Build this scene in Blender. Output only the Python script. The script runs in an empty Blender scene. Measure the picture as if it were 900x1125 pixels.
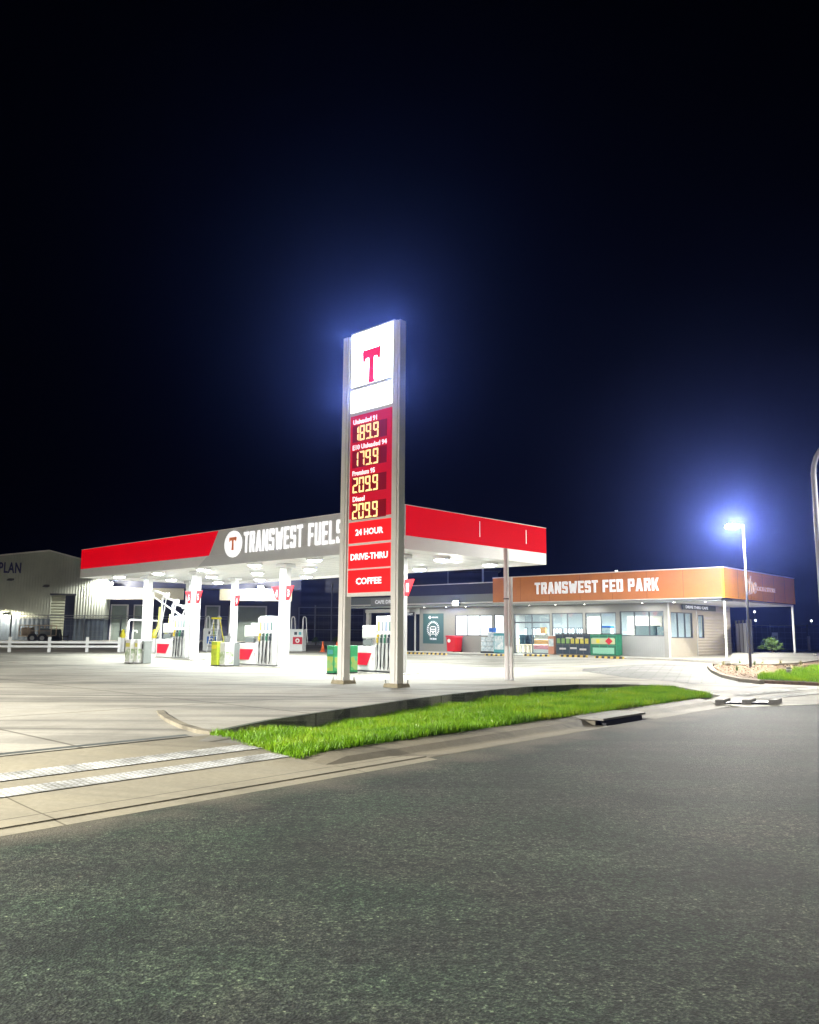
import bpy, bmesh, math, random
import numpy as np
from mathutils import Vector, Matrix
R_ = math.radians
random.seed(7); rng = np.random.default_rng(7)
S = bpy.context.scene; COL = S.collection
# ------------------------------------------------------------------ camera
F, PITCH, ROLL, CZ = 910.0, R_(8.35), R_(0.4), 1.85
fw = Vector((0, math.cos(PITCH), math.sin(PITCH))); rt0 = Vector((1, 0, 0)); up0 = rt0.cross(fw)
rt = rt0*math.cos(ROLL) + up0*math.sin(ROLL); up = -rt0*math.sin(ROLL) + up0*math.cos(ROLL)
cam = bpy.data.cameras.new('camera'); camo = bpy.data.objects.new('camera', cam); COL.objects.link(camo)
cam.sensor_fit = 'HORIZONTAL'; cam.sensor_width = 36; cam.lens = 36*F/900; cam.clip_end = 2000
camo.matrix_world = Matrix(((rt.x, up.x, -fw.x, 0), (rt.y, up.y, -fw.y, 0), (rt.z, up.z, -fw.z, CZ), (0, 0, 0, 1)))
S.camera = camo
# ------------------------------------------------------------------ world: night sky
W = bpy.data.worlds.new('World'); S.world = W; W.use_nodes = True
nt = W.node_tree; bg = nt.nodes['Background']
sky = nt.nodes.new('ShaderNodeTexSky'); sky.sky_type = 'NISHITA'; sky.sun_disc = False
sky.sun_elevation = R_(-6); sky.sun_rotation = R_(200)
nt.links.new(sky.outputs[0], bg.inputs[0]); bg.inputs[1].default_value = 0.0006
S.view_settings.view_transform = 'Standard'; S.view_settings.look = 'None'
S.view_settings.exposure = 0.0; S.view_settings.gamma = 1.0; S.view_settings.use_curve_mapping = False
S.cycles.use_denoising = True; S.cycles.use_light_tree = True
S.cycles.max_bounces = 8; S.cycles.diffuse_bounces = 3; S.cycles.glossy_bounces = 3
S.cycles.transparent_max_bounces = 12; S.cycles.volume_bounces = 0
S.cycles.sample_clamp_indirect = 6

# ------------------------------------------------------------------ survey helpers: sight line -> real place
def ray(px, py): return rt*((px-450)/F) + up*((562.5-py)/F) + fw
def P(px, py, z):
    d = ray(px, py); t = (z-CZ)/d.z; return Vector((d.x*t, d.y*t, z))
def PD(px, D, py=697):
    d = ray(px, py); return Vector((d.x/d.y*D, D, 0))
def zat(x, y, py):
    lo, hi = -5.0, 40.0
    for _ in range(50):
        m = (lo+hi)/2; v = Vector((x, y, m-CZ)); q = 562.5-F*v.dot(up)/v.dot(fw)
        if q > py: lo = m
        else: hi = m
    return lo
def online(p0, a, px, py=697):
    d = ray(px, py); c, s = math.cos(R_(a)), math.sin(R_(a))
    det = c*(-d.y)+d.x*s
    return ((-p0[0])*(-d.y) + d.x*(-p0[1]))/det
# road frame
E0 = (-3.8, 8.05); TD = (math.cos(R_(49.5)), math.sin(R_(49.5))); ND = (-TD[1], TD[0])
def RF(t, n): return (E0[0]+TD[0]*t+ND[0]*n, E0[1]+TD[1]*t+ND[1]*n)
def toRF(x, y):
    a, b = x-E0[0], y-E0[1]; return a*TD[0]+b*TD[1], a*ND[0]+b*ND[1]
def ss(v): v = max(0.0, min(1.0, v)); return v*v*(3-2*v)
def edge_n(t):   # n of the road edge (bends away right of the verge)
    return 0.0 if t < 18 else -0.47*(t-18)
def H(x, y):
    h = .25 + .28*ss((y-38)/12) + .42*ss((y-56)/20) + .16*ss((x-3)/8)*ss((y-31)/9)*(1-ss((y-50)/10))
    t, n = toRF(x, y); m = n-edge_n(t)
    r = ss(m/3.4)*.55+min(1, max(0, m/3.4))*.45
    if t < 4.6: return .006+(h-.006)*r
    if t > 20.9 or (t > 18.2 and n < 2.5):
        k = 1.0 if n < 2.5 else ss((t-20.9)/1.0); r2 = min(1, max(0, m/6.5)); return h*(1-k)+(.006+(h-.006)*r2)*k
    return h

# ------------------------------------------------------------------ materials
MATS = {}
def mat(name, col, rough=.6, metal=0.0, noise=0.0, nscale=8.0, bump=0.0, bscale=60.0, emit=None, estr=0.0, spec=.5, coat=0.0, rvar=0.0):
    if name in MATS: return MATS[name]
    m = bpy.data.materials.new(name); m.use_nodes = True; T = m.node_tree; b = T.nodes['Principled BSDF']
    b.inputs['Base Color'].default_value = (*col, 1); b.inputs['Roughness'].default_value = rough
    b.inputs['Metallic'].default_value = metal; b.inputs['Specular IOR Level'].default_value = spec
    b.inputs['Coat Weight'].default_value = coat
    tc = T.nodes.new('ShaderNodeTexCoord')
    if noise or rvar:
        n = T.nodes.new('ShaderNodeTexNoise'); n.inputs['Scale'].default_value = nscale; n.inputs['Detail'].default_value = 6
        n.inputs['Roughness'].default_value = .65
        T.links.new(tc.outputs['Object'], n.inputs['Vector'])
        if noise:
            r = T.nodes.new('ShaderNodeMapRange'); r.inputs['From Min'].default_value = .3; r.inputs['From Max'].default_value = .7
            r.inputs['To Min'].default_value = 1-noise; r.inputs['To Max'].default_value = 1+noise
            T.links.new(n.outputs['Fac'], r.inputs['Value'])
            mx = T.nodes.new('ShaderNodeVectorMath'); mx.operation = 'SCALE'; mx.inputs[0].default_value = col
            T.links.new(r.outputs[0], mx.inputs['Scale']); T.links.new(mx.outputs[0], b.inputs['Base Color'])
        if rvar:
            r = T.nodes.new('ShaderNodeMapRange'); r.inputs['To Min'].default_value = rough-rvar; r.inputs['To Max'].default_value = rough+rvar
            T.links.new(n.outputs['Fac'], r.inputs['Value']); T.links.new(r.outputs[0], b.inputs['Roughness'])
    if bump:
        n2 = T.nodes.new('ShaderNodeTexNoise'); n2.inputs['Scale'].default_value = bscale; n2.inputs['Detail'].default_value = 4
        bp = T.nodes.new('ShaderNodeBump'); bp.inputs['Strength'].default_value = bump; bp.inputs['Distance'].default_value = .01
        T.links.new(tc.outputs['Object'], n2.inputs['Vector']); T.links.new(n2.outputs['Fac'], bp.inputs['Height']); T.links.new(bp.outputs[0], b.inputs['Normal'])
    if emit is not None:
        b.inputs['Emission Color'].default_value = (*emit, 1); b.inputs['Emission Strength'].default_value = estr
    MATS[name] = m; return m

def node_mat(name):
    m = bpy.data.materials.new(name); m.use_nodes = True; MATS[name] = m
    T = m.node_tree; return m, T, T.nodes['Principled BSDF'], T.nodes.new('ShaderNodeTexCoord')
def N(T, typ, **kw):
    n = T.nodes.new(typ)
    for k, v in kw.items():
        if k in n.bl_rna.properties.keys(): setattr(n, k, v)
        else: n.inputs[k.replace('_', ' ')].default_value = v
    return n
def ramp(T, src, stops):
    r = T.nodes.new('ShaderNodeValToRGB'); e = r.color_ramp.elements
    while len(e) < len(stops): e.new(.5)
    for k, (p, c) in enumerate(stops): e[k].position = p; e[k].color = (*c, 1)
    T.links.new(src, r.inputs[0]); return r.outputs[0]
def mixc(T, fac, a, b, mode='MIX'):
    m = T.nodes.new('ShaderNodeMix'); m.data_type = 'RGBA'; m.blend_type = mode
    if isinstance(fac, (int, float)): m.inputs[0].default_value = fac
    else: T.links.new(fac, m.inputs[0])
    for k, v in ((6, a), (7, b)):
        if isinstance(v, tuple): m.inputs[k].default_value = (*v, 1)
        else: T.links.new(v, m.inputs[k])
    return m.outputs[2]

def asphalt_mat():
    m, T, b, tc = node_mat('asphalt')
    o = tc.outputs['Object']
    n1 = N(T, 'ShaderNodeTexNoise', Scale=34.0, Detail=6.0, Roughness=.85); T.links.new(o, n1.inputs['Vector'])
    v = N(T, 'ShaderNodeTexVoronoi', Scale=60.0); T.links.new(o, v.inputs['Vector'])
    n2 = N(T, 'ShaderNodeTexNoise', Scale=.38, Detail=7.0, Roughness=.68, Distortion=.6); T.links.new(o, n2.inputs['Vector'])
    n4 = N(T, 'ShaderNodeTexNoise', Scale=11.0, Detail=3.0, Roughness=.6); T.links.new(o, n4.inputs['Vector'])
    n5 = N(T, 'ShaderNodeTexNoise', Scale=.9, Detail=4.0); T.links.new(o, n5.inputs['Vector'])
    rot = N(T, 'ShaderNodeMapping'); rot.inputs['Rotation'].default_value = (0, 0, R_(-49.5)); rot.inputs['Scale'].default_value = (.12, 1.6, 1)
    T.links.new(o, rot.inputs[0])
    n3 = N(T, 'ShaderNodeTexNoise', Scale=1.0, Detail=4.0); T.links.new(rot.outputs[0], n3.inputs['Vector'])
    c = ramp(T, n1.outputs['Fac'], [(.36, (.002, .004, .0035)), (.5, (.019, .026, .022)), (.64, (.125, .14, .115))])
    c2 = ramp(T, v.outputs['Color'], [(0, (.3, .34, .36)), (.8, (1, 1, .97)), (.97, (2.3, 2.2, 1.95)), (1, (4.0, 3.8, 3.3))])
    c = mixc(T, 1.0, c, c2, 'MULTIPLY')
    c = mixc(T, 1.0, c, ramp(T, n2.outputs['Fac'], [(.34, (.36, .46, .41)), (.5, (.85, .92, .86)), (.66, (1.4, 1.34, 1.22))]), 'MULTIPLY')
    c = mixc(T, 1.0, c, ramp(T, n3.outputs['Fac'], [(.35, (.8, .8, .82)), (.62, (1.2, 1.2, 1.16))]), 'MULTIPLY')
    c = mixc(T, 1.0, c, ramp(T, n4.outputs['Fac'], [(.34, (.40, .42, .42)), (.5, (1, 1, 1)), (.66, (1.8, 1.75, 1.6))]), 'MULTIPLY')
    c = mixc(T, 1.0, c, ramp(T, n5.outputs['Fac'], [(.35, (.86, 1.06, .92)), (.65, (1.08, .95, 1.0))]), 'MULTIPLY')
    m2 = N(T, 'ShaderNodeMapping'); m2.inputs['Rotation'].default_value = (0, 0, R_(-49.5)); T.links.new(o, m2.inputs[0])
    sp = T.nodes.new('ShaderNodeSeparateXYZ'); T.links.new(m2.outputs[0], sp.inputs[0])
    mr = N(T, 'ShaderNodeMapRange'); mr.inputs['From Min'].default_value = 8.12-1.5; mr.inputs['From Max'].default_value = 8.12-.1; T.links.new(sp.outputs['Y'], mr.inputs['Value'])
    ad = N(T, 'ShaderNodeMath', operation='MULTIPLY'); T.links.new(mr.outputs[0], ad.inputs[0]); T.links.new(n5.outputs['Fac'], ad.inputs[1])
    gr = ramp(T, ad.outputs[0], [(.22, (0, 0, 0)), (.5, (.7, .7, .7))])
    c = mixc(T, gr, c, mixc(T, 1.0, (.13, .115, .085), ramp(T, n1.outputs['Fac'], [(.3, (.4, .4, .4)), (.7, (1.5, 1.5, 1.5))]), 'MULTIPLY'))
    T.links.new(c, b.inputs['Base Color']); b.inputs['Roughness'].default_value = .82
    b.inputs['Specular IOR Level'].default_value = .35
    bp = N(T, 'ShaderNodeBump', Strength=.5, Distance=.010); T.links.new(v.outputs['Distance'], bp.inputs['Height'])
    bp2 = N(T, 'ShaderNodeBump', Strength=.35, Distance=.008); T.links.new(n1.outputs['Fac'], bp2.inputs['Height']); T.links.new(bp.outputs[0], bp2.inputs['Normal'])
    T.links.new(bp2.outputs[0], b.inputs['Normal']); return m
def concrete_mat(name, base, joint=0.0, jang=-43.6, jw=5.0, stain=1.0, paver=False):
    m, T, b, tc = node_mat(name); o = tc.outputs['Object']
    n1 = N(T, 'ShaderNodeTexNoise', Scale=.35, Detail=7.0, Roughness=.62); T.links.new(o, n1.inputs['Vector'])
    n2 = N(T, 'ShaderNodeTexNoise', Scale=14.0, Detail=6.0, Roughness=.7); T.links.new(o, n2.inputs['Vector'])
    mp = N(T, 'ShaderNodeMapping'); mp.inputs['Rotation'].default_value = (0, 0, R_(30)); mp.inputs['Scale'].default_value = (.08, .9, 1)
    T.links.new(o, mp.inputs[0]); n3 = N(T, 'ShaderNodeTexNoise', Scale=1.0, Detail=6.0, Distortion=1.2); T.links.new(mp.outputs[0], n3.inputs['Vector'])
    B = base; s = .22*stain
    c = ramp(T, n1.outputs['Fac'], [(.3, tuple(x*(1-s) for x in B)), (.7, tuple(x*(1+s*.6) for x in B))])
    c = mixc(T, 1.0, c, ramp(T, n2.outputs['Fac'], [(.3, (.86, .85, .83)), (.7, (1.08, 1.08, 1.08))]), 'MULTIPLY')
    c = mixc(T, 1.0, c, ramp(T, n3.outputs['Fac'], [(.36, (1-s*1.3,)*3), (.5, (1, 1, 1)), (.62, (1.04, 1.03, 1.0))]), 'MULTIPLY')
    if joint:
        mj = N(T, 'ShaderNodeMapping'); mj.inputs['Rotation'].default_value = (0, 0, R_(-jang)); T.links.new(o, mj.inputs[0])
        br = N(T, 'ShaderNodeTexBrick'); br.offset = .5 if paver else 0.0; br.inputs['Scale'].default_value = 1.0
        br.inputs['Brick Width'].default_value = jw; br.inputs['Row Height'].default_value = jw*(.5 if paver else 1); br.inputs['Mortar Size'].default_value = joint
        br.inputs['Mortar Smooth'].default_value = .1
        k = .25 if paver else 0.0
        br.inputs['Color1'].default_value = (1-k, 1-k, 1-k, 1); br.inputs['Color2'].default_value = (1, 1, 1, 1); br.inputs['Mortar'].default_value = (.45, .44, .42, 1)
        T.links.new(mj.outputs[0], br.inputs['Vector']); c = mixc(T, 1.0, c, br.outputs['Color'], 'MULTIPLY')
    T.links.new(c, b.inputs['Base Color']); b.inputs['Roughness'].default_value = .75; b.inputs['Specular IOR Level'].default_value = .3
    bp = N(T, 'ShaderNodeBump', Strength=.25, Distance=.01); T.links.new(n2.outputs['Fac'], bp.inputs['Height']); T.links.new(bp.outputs[0], b.inputs['Normal'])
    return m
def corrugated(name, col, pitch=.2, axis='X', depth=.02, rough=.5, noise=.08, metal=0.0):
    m, T, b, tc = node_mat(name); o = tc.outputs['Object']
    w = N(T, 'ShaderNodeTexWave', Scale=.314/pitch*1.0); w.bands_direction = axis; w.wave_profile = 'SIN'
    T.links.new(o, w.inputs['Vector'])
    bp = N(T, 'ShaderNodeBump', Strength=1.0, Distance=depth); T.links.new(w.outputs['Color'], bp.inputs['Height']); T.links.new(bp.outputs[0], b.inputs['Normal'])
    n = N(T, 'ShaderNodeTexNoise', Scale=.6, Detail=6.0); T.links.new(o, n.inputs['Vector'])
    T.links.new(ramp(T, n.outputs['Fac'], [(.3, tuple(x*(1-noise) for x in col)), (.7, tuple(x*(1+noise) for x in col))]), b.inputs['Base Color'])
    b.inputs['Roughness'].default_value = rough; b.inputs['Metallic'].default_value = metal; return m
def lamp_mat(name, col, s): return mat(name, (.8, .8, .8), .5, emit=col, estr=s)

ASPH = asphalt_mat()
CONC = concrete_mat('forecourt_concrete', (.36, .345, .30), joint=.035, jw=5.5, stain=1.5)
APRON = concrete_mat('crossing_concrete', (.29, .265, .20), joint=.012, jang=49.5, jw=4.2)
KERBM = concrete_mat('kerb_concrete', (.24, .215, .16), stain=1.6)
FOOTM = concrete_mat('footpath_concrete', (.38, .37, .34))
PAVER = concrete_mat('grey_pavers', (.22, .22, .215), joint=.03, jang=-20, jw=.9, stain=1.2, paver=True)
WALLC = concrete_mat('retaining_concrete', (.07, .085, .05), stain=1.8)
SOILM = mat('soil', (.07, .05, .03), .95, noise=.4, nscale=6, bump=.6, bscale=30)
WHITE = mat('white_paint', (.68, .68, .67), .4, noise=.03, nscale=3)
OFFW = mat('off_white_panel', (.70, .70, .66), .45, noise=.05, nscale=2)
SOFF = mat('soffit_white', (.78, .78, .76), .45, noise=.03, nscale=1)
GREYP = mat('light_grey_cladding', (.58, .58, .58), .4, noise=.03, nscale=2)
POSTM = mat('pylon_grey_paint', (.74, .71, .66), .38, noise=.05, nscale=3, rvar=.08)
DARK = mat('dark_metal', (.03, .032, .035), .4)
BLACK = mat('black_rubber', (.012, .012, .012), .6)
STEEL = mat('galvanised_steel', (.42, .43, .43), .42, metal=.7, noise=.12, nscale=9)
STEELW = mat('pale_painted_steel', (.84, .81, .80), .42, noise=.05, nscale=5)
RED = mat('red_paint', (.62, .012, .02), .4, noise=.05, nscale=2)
REDGLOW = mat('glowing_red_fascia', (.40, .001, .002), .7, noise=.04, nscale=1, emit=(1.0, .0, .008), estr=.5, spec=.04)  # emission added on top of the red base colour
SIGNRED = mat('backlit_red_sign', (.6, .01, .01), .35, emit=(1, .004, .004), estr=.85)
SIGNDEEP = mat('dim_red_sign', (.30, .003, .006), .35, emit=(1, .0, .02), estr=.40)
SIGNWHITE = mat('backlit_white_sign', (.8, .8, .8), .35, emit=(.86, .96, 1.0), estr=5.0)
SIGNFAINT = mat('faint_grey_lettering', (.6, .6, .6), .5, emit=(.8, .85, .8), estr=.85)
LETTER = mat('white_lit_lettering', (.8, .8, .8), .35, emit=(1, 1, 1), estr=.9)
LETTERP = mat('white_channel_lettering', (.8, .8, .82), .35, emit=(.95, .97, 1), estr=.35)
DIGIT = mat('price_digit_led', (.8, .7, .4), .35, emit=(1, .74, .26), estr=1.3)
TRED = mat('red_t_emblem', (.55, .0, .01), .35, emit=(.8, .0, .012), estr=.8)
GLASSB = mat('black_glass', (.015, .02, .03), .08)
ORANGE = mat('orange_cladding', (.55, .19, .045), .45, noise=.06, nscale=1.5)
ORANGE_LIT = mat('orange_cladding_lit', (.82, .34, .012), .45, noise=.08, nscale=1.5)  # same orange raised for the side face, lamp light put into the colour
NAVY = mat('navy_cladding', (.035, .04, .075), .5, noise=.1, nscale=1)
SLATE = corrugated('slate_ribbed_cladding', (.30, .31, .30), pitch=.12, depth=.008)
BEIGE = mat('beige_render', (.47, .42, .34), .6, noise=.04, nscale=3)
WEATHER = corrugated('beige_weatherboard', (.56, .49, .40), pitch=.17, axis='Z', depth=.02)
WHS = corrugated('shed_ribbed_cladding', (.36, .39, .345), pitch=.26, depth=.02, noise=.12, metal=.1, rough=.42)
WHD = corrugated('shed_dark_base', (.06, .08, .11), pitch=.42, depth=.03, noise=.3)
ROLL = corrugated('roller_door_slats', (.42, .45, .36), pitch=.28, axis='Z', depth=.05)
DOORG = mat('sage_door_panel', (.17, .21, .19), .5, noise=.15, nscale=1)
FRAMEM = mat('aluminium_frame', (.10, .11, .12), .35, metal=.5)
FROST = mat('frosted_film', (.75, .77, .78), .5, emit=(.9, .96, 1.0), estr=.72)
TIMBER = mat('pale_timber', (.5, .4, .27), .5, noise=.12, nscale=4)
GREEN = mat('green_box', (.03, .28, .10), .5, noise=.2, nscale=5)
LIME = mat('lime_plastic', (.42, .5, .03), .45, noise=.2, nscale=9)
YELLOW = mat('yellow_plastic', (.7, .62, .03), .45)
YSLEEVE = mat('yellow_hose_sleeve', (.62, .62, .18), .5)
BLUE = mat('blue_panel', (.02, .13, .5), .4)
GREYB = mat('grey_bin_plastic', (.22, .24, .23), .5, noise=.05)
CONEM = mat('orange_cone_plastic', (.7, .13, .03), .45)
TEAL = mat('teal_box', (.08, .33, .36), .45, noise=.1)
POSTERM = mat('slate_teal_poster', (.045, .11, .115), .5)
NAVYBOX = mat('navy_box', (.02, .04, .06), .45, noise=.3, nscale=6)
MULCH = mat('mulch', (.15, .10, .06), .95, noise=.45, nscale=7, bump=1.0, bscale=35)
CHIPS = mat('wood_chips', (.22, .155, .09), .9, noise=.4, nscale=3)

def grass_mat():
    m, T, b, tc = node_mat('grass_blades')
    n = N(T, 'ShaderNodeTexNoise', Scale=1.3, Detail=5.0); T.links.new(tc.outputs['Object'], n.inputs['Vector'])
    n2 = N(T, 'ShaderNodeTexNoise', Scale=45.0, Detail=2.0); T.links.new(tc.outputs['Object'], n2.inputs['Vector'])
    c = ramp(T, n.outputs['Fac'], [(.3, (.10, .24, .002)), (.5, (.20, .40, .003)), (.72, (.34, .45, .012))])
    c = mixc(T, 1.0, c, ramp(T, n2.outputs['Fac'], [(.3, (.55, .6, .5)), (.7, (1.35, 1.3, 1.2))]), 'MULTIPLY')
    T.links.new(c, b.inputs['Base Color']); b.inputs['Roughness'].default_value = .5
    tr = T.nodes.new('ShaderNodeBsdfTranslucent'); T.links.new(c, tr.inputs[0])
    mx = T.nodes.new('ShaderNodeMixShader'); mx.inputs[0].default_value = .3
    T.links.new(b.outputs[0], mx.inputs[1]); T.links.new(tr.outputs[0], mx.inputs[2]); T.links.new(mx.outputs[0], T.nodes['Material Output'].inputs[0])
    return m
GRASS = grass_mat()
def glass_mat():
    m, T, b, tc = node_mat('window_glass')
    t = T.nodes.new('ShaderNodeBsdfTransparent'); g = T.nodes.new('ShaderNodeBsdfGlossy'); g.inputs['Roughness'].default_value = .02
    t.inputs[0].default_value = (.90, .95, .95, 1)
    mx = T.nodes.new('ShaderNodeMixShader'); mx.inputs[0].default_value = .07
    T.links.new(t.outputs[0], mx.inputs[1]); T.links.new(g.outputs[0], mx.inputs[2]); T.links.new(mx.outputs[0], T.nodes['Material Output'].inputs[0]); return m
GLASS = glass_mat()
def poster_mat(name, a, b_, c_, scale):
    m, T, b, tc = node_mat(name)
    v = N(T, 'ShaderNodeTexVoronoi', Scale=scale); T.links.new(tc.outputs['Object'], v.inputs['Vector'])
    sx = T.nodes.new('ShaderNodeSeparateColor'); T.links.new(v.outputs['Color'], sx.inputs[0])
    T.links.new(ramp(T, sx.outputs[0], [(.0, a), (.45, b_), (.8, c_)]), b.inputs['Base Color']); b.inputs['Roughness'].default_value = .5; return m
POST_A = poster_mat('printed_green_white', (.62, .66, .58), (.2, .3, .1), (.75, .76, .7), 7)
POST_B = poster_mat('printed_green_yellow', (.06, .42, .16), (.5, .5, .08), (.10, .48, .22), 4)
POST_C = poster_mat('printed_blue_white', (.6, .68, .7), (.4, .55, .6), (.75, .78, .78), 8)
BOTTLES = poster_mat('wrapped_bottle_packs', (.6, .68, .7), (.35, .45, .5), (.7, .74, .75), 12)

# ------------------------------------------------------------------ mesh helpers
def tag(o, label=None, cat=None, group=None, kind=None):
    if label: o['label'] = label
    if cat: o['category'] = cat
    if group: o['group'] = group
    if kind: o['kind'] = kind
    return o
def thing(name, label, cat, loc=(0, 0, 0), rz=0.0, group=None):
    o = bpy.data.objects.new(name, None); COL.objects.link(o); o.empty_display_size = .2
    o.location = loc; o.rotation_euler = (0, 0, R_(rz)); return tag(o, label, cat, group)
class MB:
    def __init__(s): s.v = []; s.f = []
    def add(s, vs, fs):
        k = len(s.v); s.v += [tuple(v) for v in vs]; s.f += [tuple(i+k for i in f) for f in fs]; return s
    def box(s, x0, x1, y0, y1, z0, z1):
        return s.add([(x0, y0, z0), (x1, y0, z0), (x1, y1, z0), (x0, y1, z0), (x0, y0, z1), (x1, y0, z1), (x1, y1, z1), (x0, y1, z1)],
                     [(0, 3, 2, 1), (4, 5, 6, 7), (0, 1, 5, 4), (1, 2, 6, 5), (2, 3, 7, 6), (3, 0, 4, 7)])
    def taper(s, x0, x1, y0, y1, z0, z1, k):   # box whose top is scaled by k
        cx, cy = (x0+x1)/2, (y0+y1)/2; q = lambda x, y: (cx+(x-cx)*k, cy+(y-cy)*k, z1)
        return s.add([(x0, y0, z0), (x1, y0, z0), (x1, y1, z0), (x0, y1, z0), q(x0, y0), q(x1, y0), q(x1, y1), q(x0, y1)],
                     [(0, 3, 2, 1), (4, 5, 6, 7), (0, 1, 5, 4), (1, 2, 6, 5), (2, 3, 7, 6), (3, 0, 4, 7)])
    def xz(s, pts, y0, y1):     # polygon in xz (ccw seen from -y), extruded from y0 to y1
        n = len(pts); vs = [(x, y0, z) for x, z in pts]+[(x, y1, z) for x, z in pts]
        return s.add(vs, [tuple(range(n)), tuple(range(2*n-1, n-1, -1))]+[(i, i+n, (i+1) % n+n, (i+1) % n) for i in range(n)])
    def yz(s, pts, x0, x1):
        n = len(pts); vs = [(x0, y, z) for y, z in pts]+[(x1, y, z) for y, z in pts]
        return s.add(vs, [tuple(range(n-1, -1, -1)), tuple(range(n, 2*n))]+[(i, (i+1) % n, (i+1) % n+n, i+n) for i in range(n)])
    def xy(s, pts, z0, z1):
        n = len(pts); vs = [(x, y, z0) for x, y in pts]+[(x, y, z1) for x, y in pts]
        return s.add(vs, [tuple(range(n-1, -1, -1)), tuple(range(n, 2*n))]+[(i, (i+1) % n, (i+1) % n+n, i+n) for i in range(n)])
    def tube(s, pts, r, n=8, r2=None):
        pts = [Vector(p) for p in pts]; m = len(pts); rings = []
        a = None
        for i, p in enumerate(pts):
            d = (pts[min(i+1, m-1)]-pts[max(i-1, 0)]).normalized()
            if a is None: a = d.orthogonal().normalized()
            else: a = (a-d*a.dot(d)).normalized()
            b = d.cross(a); rr = r if r2 is None else r+(r2-r)*i/(m-1)
            rings.append([p+a*(rr*math.cos(2*math.pi*k/n))+b*(rr*math.sin(2*math.pi*k/n)) for k in range(n)])
        vs = [q for g in rings for q in g]; fs = []
        for i in range(m-1):
            for k in range(n): fs.append((i*n+k, i*n+(k+1) % n, (i+1)*n+(k+1) % n, (i+1)*n+k))
        fs.append(tuple(range(n-1, -1, -1))); fs.append(tuple((m-1)*n+k for k in range(n)))
        return s.add(vs, fs)
    def lathe(s, prof, cx=0, cy=0, n=16):   # prof: (r, z) bottom to top
        vs = []; fs = []; m = len(prof)
        for r, z in prof:
            for k in range(n): vs.append((cx+r*math.cos(2*math.pi*k/n), cy+r*math.sin(2*math.pi*k/n), z))
        for i in range(m-1):
            for k in range(n): fs.append((i*n+k, i*n+(k+1) % n, (i+1)*n+(k+1) % n, (i+1)*n+k))
        fs.append(tuple(range(n-1, -1, -1))); fs.append(tuple((m-1)*n+k for k in range(n))); return s.add(vs, fs)
    def disc_xz(s, cx, cz, r, y0, y1, n=28, rz=None):
        rz = rz or r
        return s.xz([(cx+r*math.cos(2*math.pi*k/n), cz+rz*math.sin(2*math.pi*k/n)) for k in range(n)], y0, y1)
    def build(s, name, m, parent=None, smooth=False, bevel=0.0, loc=None):
        me = bpy.data.meshes.new(name); me.from_pydata(s.v, [], s.f); me.update()
        o = bpy.data.objects.new(name, me); COL.objects.link(o); me.materials.append(m)
        if parent: o.parent = parent
        if loc: o.location = loc
        if smooth: me.shade_smooth(); 
        if bevel:
            b = o.modifiers.new('bevel', 'BEVEL'); b.width = bevel; b.segments = 2; b.limit_method = 'ANGLE'
        return o
def B(*a): return MB().box(*a)
def text(name, s, m, parent, cx, cz, w, h, y=0.0, depth=.02, off=0.0, spacing=1.0, side='front', shear=0.0):
    """lettering standing in the local xz plane, facing -y (front) or +x (side, centre given as y); fitted to w x h"""
    c = bpy.data.curves.new(name, 'FONT'); c.body = s; c.size = 1; c.offset = off; c.space_character = spacing; c.resolution_u = 2; c.shear = shear
    c.extrude = .5
    t = bpy.data.objects.new('tmp', c); COL.objects.link(t)
    dg = bpy.context.evaluated_depsgraph_get(); me = bpy.data.meshes.new_from_object(t.evaluated_get(dg))
    bpy.data.objects.remove(t); bpy.data.curves.remove(c)
    co = np.array([v.co[:] for v in me.vertices]); lo, hi = co.min(0), co.max(0)
    u = (co[:, 0]-(lo[0]+hi[0])/2)/(hi[0]-lo[0])*w; v = (co[:, 1]-(lo[1]+hi[1])/2)/(hi[1]-lo[1])*h; q = (co[:, 2]-lo[2])/(hi[2]-lo[2])*depth
    if side == 'front': new = np.stack([cx+u, y-q, cz+v], 1)
    elif side == 'back': new = np.stack([cx-u, y+q, cz+v], 1)
    else: new = np.stack([y+q, cx+u, cz+v], 1)
    for i, vv in enumerate(me.vertices): vv.co = new[i]
    me.materials.clear(); me.materials.append(m); me.name = name; me.update()
    o = bpy.data.objects.new(name, me); COL.objects.link(o); o.parent = parent; return o
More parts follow.
